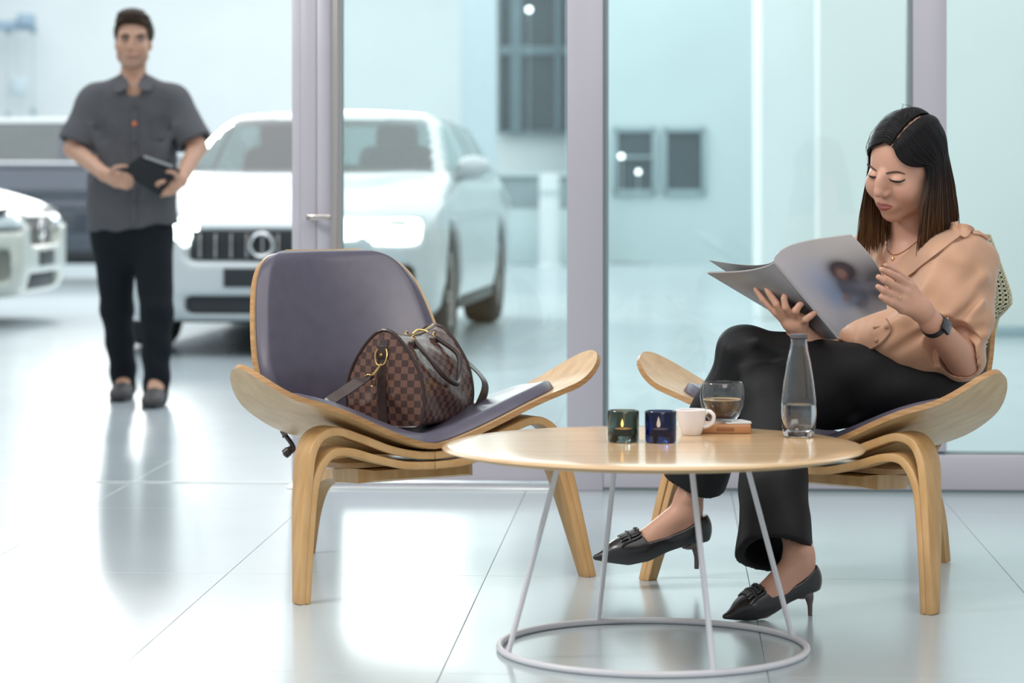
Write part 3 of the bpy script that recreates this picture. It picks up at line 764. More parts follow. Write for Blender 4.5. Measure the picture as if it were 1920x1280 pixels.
# ================================================================== THINGS ON THE TABLE
def ontop(px, py): # point on the table top under a base centre
    Y = (EYE-TZ)*F/(py-HOR); return np.array([(px-960)/F*Y, Y, TZ])
M['glass_green'] = glass_mat('smoky_green_glass', (.16, .225, .22), 0.01)
M['glass_blue'] = glass_mat('deep_blue_glass', (.03, .06, .22), 0.01)
M['glass_clear'] = glass_mat('clear_table_glass', (.97, .98, .98), 0.0)
M['wax'] = mat('flame_lit_wax', (.80, .50, .30), .5, noise=.05, emit=(1, .36, .08), estr=1.3)  # flame light on the wax put in as emission
M['tin'] = mat('tealight_cup', (.6, .58, .56), .3, metal=1, noise=.04)
M['flame'] = mat('candle_flame', (1, .6, .2), .5, emit=(1, .40, .08), estr=16)
def tealight(px0, px1, py_base, py_top, glass, label, flame_dx, fl=1.0):
    c = ontop((px0+px1)/2, py_base-2); r = (px1-px0)/2*c[1]/F; h = (py_base-4-py_top)/F*c[1]+.002
    c[2] += .0004
    t = thing('tealight_holder', c, label, 'candle holder', 'tealight holders')
    p = [(1e-4, .0), (r-.003, .0), (r-.0008, .0012), (r, .004), (r, h-.002), (r-.0012, h), (r-.003, h), (r-.0045, h-.002), (r-.0048, .016), (r-.007, .0135), (1e-4, .013)]
    MB().lathe(p, c, 56).obj('glass_cup', glass, t)
    k = thing('tealight_candle', c+np.array([0, 0, .0134]), 'lit tealight inside the '+('smoky green' if glass is M['glass_green'] else 'dark blue')+' glass holder', 'candle', 'lit tealights')
    b = c+np.array([0, 0, .0136]); rr = min(.0185, r-.009)
    MB().lathe([(1e-4, 0), (rr, 0), (rr, .0125), (rr-.0006, .0125), (rr-.0006, .011), (1e-4, .011)], b, 40).obj('metal_cup', M['tin'], k)
    MB().lathe([(1e-4, .0112), (rr-.001, .0112)], b, 40).obj('wax', M['wax'], k)
    fx = np.array([flame_dx, 0, 0])
    MB().tube([b+fx+np.array([0, 0, .011]), b+fx+np.array([.0004, 0, .0165])], .0007, 6).obj('wick', M['car_black'], k)
    MB().lathe([(1e-4, .0145), (.0022*fl, .0165), (.0033*fl, .0195), (.0028*fl, .0195+.0045*fl), (.0014*fl, .0195+.009*fl), (1e-4, .0195+.013*fl)], b+fx, 16).obj('flame', M['flame'], k)
    return c
tealight(1139, 1198, 830, 769, M['glass_green'], 'smoky green glass tealight holder, left one on the coffee table', -.002, .75)
tealight(1209, 1268, 831, 770, M['glass_blue'], 'dark blue glass tealight holder beside the white cup', -.004, 1.2)
# white espresso cup
c = ontop(1296, 815); r = 28.5*c[1]/F; h = 48*c[1]/F
M['porcelain'] = mat('white_porcelain', (.80, .76, .76), .15, spec=.6, coat=.5, noise=.01)
cp = thing('espresso_cup', c+np.array([0, 0, .0004]), 'small white porcelain espresso cup beside the wooden board', 'cup')
MB().lathe([(1e-4, .0005), (r*.62, .0005), (r*.66, .002), (r*.80, h*.25), (r*.93, h*.55), (r, h-.001), (r-.0012, h), (r-.003, h-.001), (r*.86, h*.55), (r*.72, h*.25), (r*.55, .006), (1e-4, .006)], c, 48).obj('cup_body', M['porcelain'], cp)
hd = catmull([(r*.93, 0, h*.86), (r*1.18, 0, h*.93), (r*1.48, 0, h*.78), (r*1.42, 0, h*.52), (r*1.1, 0, h*.36), (r*.84, 0, h*.32)], 6)
RZ = np.array(Matrix.Rotation(math.radians(-12), 3, 'Z'))
MB().tube([c+RZ @ p for p in hd], .0042, 10).obj('handle', M['porcelain'], cp)
# wooden board, paper, double wall glass with coffee
c0 = ontop(1360, 813); bw = 51*c0[1]/F
RB = np.array(Matrix.Rotation(math.radians(-4), 3, 'Z'))
cc = c0+np.array([-.0, .045, .0])
bd = thing('serving_board', cc, 'small reddish wooden board under the coffee glass', 'board')
MB().box(cc+np.array([0, 0, .0095]), (bw, .045, .009), .003, RB).obj('board', mat('reddish_beech', (.44, .20, .085), .4, color2=(.54, .28, .13), nscale=3, stretch=(1, 14, 14)), bd, smooth=False)
MB().box(cc+np.array([0, -.0452, .0095]), (.018, .0006, .004), .0002, RB).obj('finger_groove', mat('dark_beech_groove', (.30, .12, .05), .5, noise=.1), bd, smooth=False)
gz = .0187
pp = thing('paper_napkin', cc+np.array([.028, .0, gz]), 'white folded paper napkin on the right end of the board', 'napkin')
MB().box(cc+np.array([.026, .004, gz+.0012]), (.026, .030, .0012), .0008, np.array(Matrix.Rotation(.2, 3, 'Z'))).obj('folded_sheet', mat('white_paper', (.78, .77, .75), .7, noise=.02), pp)
MB().box(cc+np.array([.028, .006, gz+.0034]), (.022, .026, .0009), .0006, np.array(Matrix.Rotation(.32, 3, 'Z'))).obj('upper_fold', mat('white_paper_fold', (.82, .81, .80), .7, noise=.02), pp)
gc = cc+np.array([-.003, .0, gz+.005]); r = 41.5*gc[1]/F; h = (790-718)/F*gc[1]
gl = thing('coffee_glass', gc, 'double-walled glass half full of black coffee on the wooden board', 'glass')
out = [(1e-4, 0), (r*.55, 0), (r*.62, .002), (r*.80, h*.16), (r*.95, h*.38), (r, h*.60), (r*.985, h*.80), (r*.93, h*.97), (r*.90, h), (r*.87, h*.985)]
inn = [(r*.85, h*.93), (r*.90, h*.72), (r*.86, h*.5), (r*.70, h*.25), (r*.45, h*.12), (1e-4, h*.10)]
inn2 = [(r*.86, h*.95), (r*.925, h*.72), (r*.885, h*.5), (r*.73, h*.235), (r*.46, h*.095), (1e-4, h*.075)]
inn3 = [(1e-4, .003), (r*.5, .003), (r*.60, .005), (r*.77, h*.17), (r*.92, h*.39), (r*.972, h*.60), (r*.955, h*.80), (r*.90, h*.95)]
MB().lathe(out+inn, gc, 56).obj('glass_wall', pane_mat('thin_clear_glass', (.97, .98, .98)), gl)
MB().lathe([(1e-4, h*.102), (r*.44, h*.122), (r*.69, h*.255), (r*.845, h*.5), (r*.852, h*.54), (1e-4, h*.54)], gc, 56).obj('coffee', mat('black_coffee', (.035, .014, .006), .06, spec=.6, noise=.1), gl)
MB().torus(gc+np.array([0, 0, h*.545]), r*.82, .0014, 56, 8).obj('crema_rim', mat('coffee_crema', (.55, .36, .17), .4, noise=.2, nscale=80), gl)
# carafe
c = ontop(1498, 819); k = c[1]/F
R0 = 33.5*k; cv = thing('water_carafe', c, 'clear glass water carafe with a grey stopper, half full', 'carafe')
hh = lambda py: (819-py)*k
prof = [(1e-4, .0008), (24*k, .0008), (28*k, .003), (31*k, hh(800)), (33.5*k, hh(775)), (33*k, hh(750)), (29*k, hh(715)), (23*k, hh(680)), (17.5*k, hh(655)), (15.5*k, hh(640)), (16*k, hh(634)), (13.5*k, hh(634))]
inner = [(13*k, hh(642)), (15*k, hh(656)), (20.5*k, hh(681)), (26.5*k, hh(716)), (30.4*k, hh(751)), (30.8*k, hh(775)), (28*k, hh(798)), (22*k, hh(808)), (1e-4, hh(809))]
M['carafe'] = glass_mat('carafe_glass', (.96, .97, .98), 0, 1.45)
MB().lathe(prof+inner, c, 64).obj('glass_body', M['carafe'], cv)
MB().lathe([(1e-4, hh(808.6)), (21.7*k, hh(807.7)), (27.7*k, hh(797.8)), (30.5*k, hh(775)), (30.15*k, hh(758)), (1e-4, hh(758))], c, 64).obj('water', glass_mat('water', (.93, .95, .97), 0, 1.33), cv)
MB().lathe([(1e-4, hh(650)), (11.5*k, hh(648)), (12.4*k, hh(636)), (16.6*k, hh(633)), (17*k, hh(629)), (16.4*k, hh(626)), (1e-4, hh(625.5))], c, 48).obj('stopper', mat('dark_grey_stopper', (.10, .095, .105), .3, noise=.05), cv)

# ================================================================== HANDBAG on the left chair
bx = np.array([math.sin(math.radians(24)), math.cos(math.radians(24)), 0]); by = np.array([bx[1], -bx[0], 0]); bz = np.array([0, 0, 1.0])
BO = W(722, 799, 6.17); BL_ = .27; BWd = .098; BH = .226
RBAG = np.column_stack([by, bx, bz])
bag = thing('handbag', BO, 'brown checked duffel handbag with gold hardware on the left chair', 'handbag')
def bagw(a, b, c): return BO+by*b+bx*a+bz*c
outl = catmull([(0, -.001), (.06, .0), (.088, .004), (.098, .025), (.103, .07), (.091, .128), (.060, .182), (.027, .217), (.006, .227)], 7)
outl = np.vstack([outl, [[-p[0], p[1]] for p in outl[::-1]][0:-1]])   # closed ring (b, c)
nO = len(outl)
def bag_sec(a):
    """outline at distance a along the bag, sagging in the middle"""
    t = a/BL_; o = outl.copy(); e = math.sin(PI*np.clip(t, 0, 1))
    o[:, 0] *= 1+.05*e; top_ = np.clip((o[:, 1]-.10)/.12, 0, 1); o[:, 1] -= top_*.020*e
    o[:, 0] += .006*np.sin(o[:, 1]*55+a*30)*e*np.clip(o[:, 1]/.05, 0, 1)
    return o
def check_mat():
    m = bpy.data.materials.new('brown_check_canvas'); m.use_nodes = True; nt = m.node_tree; b = nt.nodes['Principled BSDF']
    uv = nt.nodes.new('ShaderNodeUVMap'); uv.uv_map = 'UVMap'; ch = nt.nodes.new('ShaderNodeTexChecker'); ch.inputs['Scale'].default_value = 1/.0158
    ch.inputs['Color1'].default_value = (.055, .024, .020, 1); ch.inputs['Color2'].default_value = (.155, .073, .05, 1)
    n = nt.nodes.new('ShaderNodeTexNoise'); n.inputs['Scale'].default_value = 900; mxx = nt.nodes.new('ShaderNodeMix'); mxx.data_type = 'RGBA'; mxx.blend_type = 'MULTIPLY'; mxx.inputs[0].default_value = .35
    nt.links.new(uv.outputs[0], ch.inputs['Vector']); nt.links.new(uv.outputs[0], n.inputs['Vector']); nt.links.new(ch.outputs[0], mxx.inputs[6]); nt.links.new(n.outputs[0], mxx.inputs[7]); nt.links.new(mxx.outputs[2], b.inputs['Base Color'])
    n2 = nt.nodes.new('ShaderNodeTexNoise'); n2.inputs['Scale'].default_value = 22; tc = nt.nodes.new('ShaderNodeTexCoord'); nt.links.new(tc.outputs['Object'], n2.inputs['Vector'])
    bp = nt.nodes.new('ShaderNodeBump'); bp.inputs['Strength'].default_value = .5; bp.inputs['Distance'].default_value = .008; nt.links.new(n2.outputs[0], bp.inputs['Height']); nt.links.new(bp.outputs[0], b.inputs['Normal'])
    b.inputs['Roughness'].default_value = .27; b.inputs['Specular IOR Level'].default_value = .6
    return m
M['check'] = check_mat(); M['bag_leather'] = mat('dark_brown_bag_leather', (.035, .020, .018), .3, noise=.1, nscale=40, bump=.1, bscale=200)
M['gold'] = mat('polished_gold_hardware', (.80, .52, .20), .2, metal=1, noise=.03)
def uv_obj(name, V, Fq, UV, m, par):
    me = mesh_np(name, V, Fq); l = me.uv_layers.new(name='UVMap'); idx = np.zeros(len(me.loops), np.int32); me.loops.foreach_get('vertex_index', idx)
    l.data.foreach_set('uv', np.asarray(UV, np.float32)[idx].ravel())
    return link(name, me, m, par)
na = 25; V = []; UV = []; per = np.concatenate([[0], np.cumsum(np.linalg.norm(np.diff(np.vstack([outl, outl[:1]]), axis=0), axis=1))])
for i in range(na):
    a = BL_*i/(na-1); o = bag_sec(a)
    for j in range(nO+1): V.append(bagw(a, *o[j % nO])); UV.append((per[j], a))
Fq = [(i*(nO+1)+j, i*(nO+1)+j+1, (i+1)*(nO+1)+j+1, (i+1)*(nO+1)+j) for i in range(na-1) for j in range(nO)]
body = uv_obj('body', V, Fq, UV, M['check'], bag)
for end, a in ((0, 0.0), (1, BL_)):
    o = bag_sec(a); V = []; UV = []; nr = 10
    for i in range(nr):
        s = 1-i/(nr-1); bulge = .016*(1-s**2)*(-1 if end == 0 else 1)
        for j in range(nO+1):
            b_, c_ = o[j % nO][0]*s, .10+(o[j % nO][1]-.10)*s
            V.append(bagw(a+bulge+.003*math.sin(40*b_+30*c_)*(1-s), b_, c_)); UV.append((b_+.3, c_))
    Fq = [(i*(nO+1)+j, i*(nO+1)+j+1, (i+1)*(nO+1)+j+1, (i+1)*(nO+1)+j) for i in range(nr-1) for j in range(nO)]
    uv_obj('end_panel', V, Fq, UV, M['check'], bag)
    ring = [bagw(a, *p) for p in o]+[bagw(a, *o[0])]
    MB().tube(ring, .0042, 8, cap=False).obj('piping', M['bag_leather'], bag)
# vertical leather strip and tab on the end, D ring, clasp, strap
def endp(b, c, lift=.004): return bagw(-.016*(1-max(abs(b)/.1, abs(c-.1)/.12)**2)-lift, b, c)
strip_c = np.linspace(.0, .205, 16)
P = np.array([[endp(b, c, .0025) for c in strip_c] for b in (-.011, -.0105, 0, .0105, .011)]); Q = np.array([[endp(b, c, -.001) for c in strip_c] for b in (-.011, -.0105, 0, .0105, .011)])
MB().slab(P, Q).obj('end_strip', M['bag_leather'], bag)
tabc = bag_pt = endp(.0, .172, .006)
TB = np.column_stack([by, -bx, bz])
MB().box(endp(0, .176, .005), (.014, .003, .016), .002, RBAG).obj('strap_tab', M['bag_leather'], bag)
MB().lathe([(1e-4, .0), (.004, 0), (.0035, .002), (1e-4, .003)], endp(0, .170, .0085), 14, R=np.column_stack([by, bz, -bx])).obj('stud', M['gold'], bag)
dr_pts = catmull([endp(-.011, .184, .008), endp(-.0155, .170, .010), endp(-.010, .150, .012), endp(.002, .145, .012), endp(.012, .152, .012), endp(.0155, .170, .010), endp(.011, .184, .008)], 6)
MB().tube(dr_pts, .0019, 8).obj('d_ring', M['gold'], bag)
p0 = endp(.003, .147, .013); p1 = endp(-.020, .118, .018)
MB().tube(catmull([p0+np.array([0, 0, .003]), p0*.6+p1*.4, p1], 4), [.0022]*4+[.0030]*4+[.0026], 10).obj('snap_hook', M['gold'], bag)
MB().tube(catmull([p1+np.array([-.014, 0, .003]), p1+np.array([-.004, -.004, .006]), p1+np.array([.006, 0, -.004]), p1+np.array([.004, 0, -.022]), p1+np.array([0, 0, -.020])], 5), .0019, 8).obj('strap_loop', M['gold'], bag)
def ribbon(path, normals, w, t, name, m, par):
    path = np.array(path); T = np.gradient(path, axis=0); T /= np.linalg.norm(T, axis=1)[:, None]
    N = np.array(normals, float)
    if N.ndim == 1: N = np.tile(N, (len(path), 1))
    B = np.cross(T, N); B /= np.linalg.norm(B, axis=1)[:, None]; N = np.cross(B, T)
    top = np.stack([path+B*w*k+N*t for k in (-.5, -.42, 0, .42, .5)], 1); bot = np.stack([path+B*w*k-N*t for k in (-.5, -.42, 0, .42, .5)], 1)
    return MB().slab(top, bot).obj(name, m, par)
sp = catmull([p1+np.array([-.004, -.0, -.006]), W(680, 711, 6.10), W(648, 732, 6.08), W(614, 756, 6.06), chairL(-.20, .24, seat_z(-.20, .24)+.036), chairL(-.205, .36, seat_z(-.205, .36)+.030), chairL(-.21, .425, seat_z(-.205, .39)-.005)], 7)
MB().tube(catmull([chairL(-.21, .425, seat_z(-.205, .39)-.003), W(549, 836, 6.27), W(541, 845, 6.27), W(534, 851, 6.27), W(531, 853, 6.27)], 5), [.010]*10+[.0115]*6+[.010, .008, .006, .004, .001], 12, flatten=(np.array([.8, .3, .52]), .55)).obj('strap_end', M['bag_leather'], bag)
ribbon(sp, (-.35, -.75, .45), .029, .0014, 'shoulder_strap', M['bag_leather'], bag)
sp2 = catmull([bagw(BL_+.012, .0, .17), bagw(BL_+.045, .055, .14), bagw(BL_+.02, .125, .09), bagw(BL_-.02, .132, .04), bagw(BL_-.05, .118, .010)], 8)
ribbon(sp2, (.6, -.4, .2), .024, .0014, 'shoulder_strap', M['bag_leather'], bag)
# zip, rolled handles with rings
zp = [bagw(a, 0, bag_sec(a)[len(outl)//2-1][1]+.001) for a in np.linspace(.0, BL_, 14)]
ribbon(zp, (0, 0, 1), .014, .0012, 'zip_tape', M['bag_leather'], bag)
MB().tube(np.array(zp)+np.array([0, 0, .0015]), .0018, 6).obj('zip_teeth', M['gold'], bag)
zt = np.array(zp[7])
MB().tube(catmull([zt+bz*.004, zt+bz*.013+by*.008+bx*.01, zt+bz*.012+by*.02+bx*.02, zt+bz*.008+by*.03+bx*.024], 4), .0024, 8).obj('zip_pull', M['gold'], bag)
for sgn in (1, -1):
    o0 = bag_sec(BL_*.25)
    def onbag(a, c, lift):
        o = bag_sec(a); i = np.argmin(np.abs(o[:nO//2, 1]-c)+1e3*(o[:nO//2, 0] < 0)); return bagw(a, sgn*(o[i][0]+lift), o[i][1]+lift*.6)
    A0, A1 = onbag(BL_*.22, .198, .003), onbag(BL_*.72, .198, .003)
    for A in (A0, A1):
        MB().box(A-bz*.012+by*sgn*.004, (.009, .012, .012), .003, RBAG).obj('handle_tab', M['bag_leather'], bag)
        MB().torus(A+by*sgn*.006+bz*.004, .0088, .0017, 22, 8, RBAG @ np.array(Matrix.Rotation(1.2, 3, 'Y'))).obj('handle_ring', M['gold'], bag)
    lo = .085 if sgn > 0 else .16
    hp = catmull([A0+by*sgn*.008, onbag(BL_*.20, .150, .014), onbag(BL_*.27, lo+.022, .014), onbag(BL_*.47, lo, .016), onbag(BL_*.66, lo+.022, .014), onbag(BL_*.74, .150, .014), A1+by*sgn*.008], 7)
    MB().tube(hp, .0062, 10).obj('handle', M['bag_leather'], bag)
# ================================================================== PEOPLE: shared builders
def head_axes(yaw, pitch, roll):
    f0 = np.array([-math.sin(yaw), -math.cos(yaw), 0]); u0 = np.array([0, 0, 1.0]); r0 = np.cross(f0, u0)
    f = f0*math.cos(pitch)-u0*math.sin(pitch); u1 = u0*math.cos(pitch)+f0*math.sin(pitch)
    u = u1*math.cos(roll)-r0*math.sin(roll); r = r0*math.cos(roll)+u1*math.sin(roll)
    return np.column_stack([r, f, u])
def add_head(s, HC, R, k=1.0, male=False):
    """x right, y forward, z up; origin between the ears"""
    p = lambda x, y, z: HC+R@(np.array([x, y, z])*k)
    E = lambda c, r, kk: s.u(el(p(*c), np.array(r)*k, R), kk)
    E((0, -.014, .040), (.073, .093, .084), .0)
    E((0, .026, -.014), (.062, .064, .086), .03)
    jw = .002 if male else 0
    E((0, .062, -.088), (.025+jw, .024, .021), .035)
    for sx in (-1, 1):
        E((sx*(.043+jw), .016, -.060), (.020, .034, .024), .035)
        E((sx*.038, .066, -.026), (.023, .020, .024), .03)
        if male: E((sx*.030, .080, .030), (.024, .012, .008), .02)
    for sx in (-1, 1): s.cut(el(p(sx*.031, .103 if male else .1055, .008), np.array([.019, .014, .011])*k, R), .016)
    for sx in (-1, 1): E((sx*.031, .0785, .007), (.0145, .0125, .0105), .006)
    dz, dy = (0, 0) if male else (.007, .006)
    s.u(rc(p(0, .088, .018), p(0, .104+dy, -.020+dz), .0062*k, .0086*k), .014)
    E((0, .090+dy*.8, -.008+dz), (.0125, .020, .026), .012)
    E((0, .106+dy, -.027+dz), (.0090, .0095, .0082), .010)
    for sx in (-1, 1): E((sx*.0112, .096+dy*.7, -.031+dz), (.0072, .0095, .0064), .007)
    # mouth
    E((0, .083, -.058), (.026, .014, .017), .018)
    if male:
        for sx in (-1, 1): E((sx*.008, .0945, -.0545), (.0125, .0058, .0043), .005)
        E((0, .0935, -.0635), (.0165, .0062, .0052), .004)
    # ears
    for sx in (-1, 1):
        E((sx*.073, -.006, -.004), (.008, .019, .031), .010)
        s.cut(el(p(sx*.082, .002, .002), np.array([.006, .010, .016])*k, R), .004)
def fingers(s, chains, r, k=.003):
    for ch in chains:
        ch = [np.array(p, float) for p in ch]; n = len(ch)-1
        for i in range(n):
            a = r*(1-.13*i); b = r*(1-.13*(i+1)); s.u(rc(ch[i], ch[i+1], a, b), k if i == 0 else .002)
def skin_colors(v, HC, R, base, k=1.0, male=False):
    c = np.tile(np.array(base, float), (len(v), 1)); q = (v-HC)@R/k
    def blob(cx, rx, amt, col):
        d = np.linalg.norm((q-np.array(cx))/np.array(rx), axis=1); w = amt*np.clip(1.25-d, 0, 1)[:, None]; return c*(1-w)+np.array(col)*w
    for sx in (-1, 1): c = blob((sx*.042, .07, -.030), (.026, .03, .022), .35, np.array(base)*np.array([1.05, .80, .76]))
    c = blob((0, .105, -.03), (.014, .014, .012), .3, np.array(base)*np.array([1.05, .82, .78]))
    return c
def patch_on(pxs, bvhs, lift, thick, name, m, par, smooth=3, pillow=False, ymax=None):
    """plate that lies on real geometry: rows of photo pixels; depths smoothed, outline kept"""
    nr, nc = len(pxs), len(pxs[0]); D = np.full((nr, nc), np.nan)
    for i, row in enumerate(pxs):
        for j, (x, y) in enumerate(row):
            p = hit(x, y, bvhs)
            if p is not None and (ymax is None or p[1] < ymax): D[i, j] = p[1]
    ok = np.argwhere(~np.isnan(D))
    if not len(ok): return None
    for i in range(nr):
        for j in range(nc):
            if np.isnan(D[i, j]):
                k = ok[np.argmin(((ok-[i, j])**2).sum(1))]; D[i, j] = D[tuple(k)]
    for _ in range(smooth):
        E_ = np.pad(D, 1, mode='edge'); D = (E_[:-2, 1:-1]+E_[2:, 1:-1]+E_[1:-1, :-2]+E_[1:-1, 2:]+2*D)/6
    P = np.array([[W(x, y, D[i, j]) for j, (x, y) in enumerate(row)] for i, row in enumerate(pxs)]); n = grid_normals(P)
    view = np.array([0, 0, EYE])-P; fl = (n*view).sum(2) < 0; n[fl] *= -1
    t = np.full((nr, nc), thick)
    if pillow:
        a = np.sin(PI*np.linspace(0, 1, nr))**.5; b_ = np.sin(PI*np.linspace(0, 1, nc))**.6; t = thick*np.outer(a, b_)
    return MB().slab(P+n*(lift+t)[..., None], P-n*(.004 if pillow else 0)+n*lift*.2).obj(name, m, par, auto=60)
def px_strip(A, B, n, m=4):
    A = catmull(A, 8); B = catmull(B, 8); ia = np.linspace(0, len(A)-1, n); ib = np.linspace(0, len(B)-1, n)
    a = np.stack([np.interp(ia, np.arange(len(A)), A[:, j]) for j in (0, 1)], 1); b = np.stack([np.interp(ib, np.arange(len(B)), B[:, j]) for j in (0, 1)], 1)
    return [[tuple(a[i]*(1-t)+b[i]*t) for t in np.linspace(0, 1, m)] for i in range(n)]
SKIN_M, SKIN_F = (.52, .30, .21), (.545, .300, .212)
M['skin'] = mat('skin', SKIN_F, .45, spec=.4, attr=True, noise=.03, nscale=40, bump=.05, bscale=400, dist=.0006, sss=.12)
M['lips'] = mat('brick_lipstick', (.30, .085, .068), .38, noise=.05, nscale=300)
M['brow'] = mat('dark_brow_hair', (.035, .018, .012), .6, noise=.1)
M['hair_man'] = mat('short_dark_brown_hair', (.030, .017, .010), .5, spec=.2, noise=.3, nscale=60, bump=.6, bscale=160, dist=.004)
M['shirt'] = mat('charcoal_grey_work_shirt', (.080, .080, .090), .75, noise=.06, nscale=12, bump=.35, bscale=9, dist=.02)
M['trousers_man'] = mat('black_blue_trousers', (.006, .009, .013), .8, spec=.2, noise=.1, nscale=10, bump=.3, bscale=9, dist=.02)
M['shoe_man'] = mat('dark_grey_suede_shoe', (.055, .05, .052), .6, noise=.15)

# ================================================================== THE WALKING MAN
MY = 11.2
man = thing('person', (W(255, 0, MY)[0], MY-.05, 0), 'man in a charcoal short-sleeved shirt and black trousers walking in', 'person')
HCm = W(250, 80, MY-.01); Rm = head_axes(math.radians(-1), math.radians(2), math.radians(1))
mS = {'l': W(178, 190, MY), 'r': W(324, 190, MY)}; mE = {'l': W(138, 280, MY-.06), 'r': W(370, 276, MY-.06)}
mW = {'l': W(196, 327, MY-.27), 'r': W(338, 338, MY-.27)}
mH = {'l': W(214, 436, MY), 'r': W(283, 436, MY)}; mK = {'l': W(219, 578, MY+.03), 'r': W(294, 582, MY-.16)}
mA = {'l': W(233, 707, MY+.12), 'r': W(293, 722, MY-.22)}
b = SDF(); add_head(b, HCm, Rm, 1.0, True)
b.u(rc(W(250, 160, MY+.03), HCm+Rm@np.array([0, -.02, -.05]), .056, .052), .02)
b.u(flat_rc(W(250, 215, MY), W(248, 400, MY), .165, .155, (0, 1, 0), .6), .04)
for s_ in 'lr':
    b.u(rc(W(250, 172, MY), mS[s_], .05, .05), .04); b.u(rc(mS[s_], mE[s_], .05, .042), .02); b.u(rc(mE[s_], mW[s_], .041, .028), .012)
    b.u(rc(mH[s_], mK[s_], .085, .058), .03); b.u(rc(mK[s_], mA[s_], .055, .04), .015)
    b.u(rc(mA[s_], mA[s_]+np.array([0, -.10, -.055]), .035, .03), .02)
Yh = MY-.31
w2 = lambda L: [W(x, y, Y) for x, y, Y in L]
# his right hand (left in the photo): palm and four fingers curled round the case, thumb on top
b.u(flat_rc(mW['l'], W(218, 336, Yh), .028, .034, (0, 1, 0), .65), .012)
fingers(b, [w2([(222, 327, Yh), (236, 325, Yh-.045), (246, 329, Yh-.05), (250, 334, Yh-.04)]), w2([(223, 334, Yh), (238, 334, Yh-.04), (247, 338, Yh-.045), (250, 343, Yh-.035)]),
            w2([(221, 341, Yh), (236, 343, Yh-.035), (244, 346, Yh-.04), (247, 350, Yh-.03)]), w2([(218, 347, Yh), (230, 350, Yh-.03), (238, 352, Yh-.035), (241, 354, Yh-.025)]),
            w2([(206, 324, Yh-.01), (216, 314, Yh-.03), (229, 311, Yh-.045), (238, 312, Yh-.05)])], .0105, .008)
b.u(flat_rc(mW['r'], W(322, 350, Yh), .028, .034, (0, 1, 0), .65), .012)
fingers(b, [w2([(319, 342, Yh), (305, 341, Yh-.045), (297, 343, Yh-.06), (292, 347, Yh-.055)]), w2([(317, 349, Yh), (304, 349, Yh-.04), (296, 351, Yh-.055), (293, 355, Yh-.05)]),
            w2([(318, 356, Yh), (306, 357, Yh-.035), (300, 358, Yh-.05), (297, 361, Yh-.045)]), w2([(320, 362, Yh), (311, 364, Yh-.03), (306, 365, Yh-.04), (303, 367, Yh-.035)]),
            w2([(333, 336, Yh-.01), (328, 325, Yh-.04), (320, 322, Yh-.055), (313, 322, Yh-.06)])], .0105, .008)
lo = np.array([W(95, 0, MY)[0], MY-.45, -.02]); hi = np.array([W(405, 0, MY)[0], MY+.32, 1.72])
v, q = surf(b, lo, hi, .0055)
me = mesh_np('body', v, q); vcol(me, skin_colors(v, HCm, Rm, SKIN_M, 1, True)); man_body = link('body', me, M['skin'], man)
BVm = bvh_of(man_body)
# hair
h = SDF(); pl = lambda x, y, z: HCm+Rm@np.array([x, y, z])
h.u(el(pl(0, -.020, .046), (.087, .098, .090), Rm), 0); h.u(el(pl(.004, .022, .112), (.064, .062, .034), Rm), .03)
h.cut(rbox(pl(-.004, .105, .0), (.060, .075, .076), .022, Rm), .008)
h.cut(rbox(pl(0, .03, -.118), (.12, .16, .088), .02, Rm), .01)
h.cut(rbox(pl(0, .110, -.03), (.1, .062, .055), .01, Rm), .01)
for k_ in range(11):
    a = (k_-5)/5; h.u(rc(pl(a*.060, .03, .116-.03*a*a), pl(a*.058+.006, .078-.02*a*a, .098-.020*a*a), .013, .008), .010)
h.disp(lambda P: .0035*np.sin(P[:, 0]*300+np.sin(P[:, 1]*60)*1.5+P[:, 2]*80)*np.clip((P[:, 2]-HCm[2]-.05)/.05, 0, 1))
v, q = surf(h, HCm-.16, HCm+.17, .005); link('hair', mesh_np('hair', v, q), M['hair_man'], man)
# shirt
s = SDF()
s.u(flat_rc(W(249, 225, MY), W(247, 415, MY), .185, .197, (0, 1, 0), .62), 0)
s.u(rc(W(249, 172, MY+.01), W(249, 190, MY), .085, .10), .05)
cuffs = {}
for s_ in 'lr':
    s.u(rc(W(250, 176, MY+.01), mS[s_], .06, .068), .05); end = mS[s_]*.16+mE[s_]*.84
    s.u(rc(mS[s_], mE[s_], .072, .082), .035); ax_ = nrm(mE[s_]-mS[s_])
    # folds from the armpit
    sg = -1 if s_ == 'l' else 1
    for t in range(3):
        s.u(rc(W(249+sg*(78-14*t), 236+18*t, MY-.10), W(249+sg*(52-16*t), 330+22*t, MY-.118), .008, .010), .03)
for s_ in 'lr':
    end = mS[s_]*.10+mE[s_]*.90; ax_ = nrm(mE[s_]-mS[s_])
    def cuff(P, end=end, ax_=ax_, c=mS[s_]):
        q_ = P-end; al = q_@ax_; return np.maximum(-al, np.linalg.norm(q_-np.outer(al, ax_), axis=1)-.125)
    f_ = fun(cuff); f_.c = end; f_.R = 0.3; s.cut(f_, .004); s.cut(rc(end-ax_*.03, end+ax_*.05, .060, .066), .003)
s.isec(fun(lambda P: (HOR-0)*0+W(0, 426, MY)[2]-P[:, 2]+.018*np.cos(P[:, 0]*9)), .004)
s.cut(rc(W(250, 122, MY-.03), W(250, 172, MY-.085), .056, .030), .004)
s.disp(lambda P: .0035*np.sin(P[:, 0]*60+np.sin(P[:, 2]*14)*2)*np.clip((1.05-P[:, 2])/.3, 0, 1)+.002*np.sin(P[:, 2]*45+P[:, 0]*25))
v, q = surf(s, lo, hi, .007); shirt = link('shirt', mesh_np('shirt', v, q), M['shirt'], man); BVs = bvh_of(shirt)
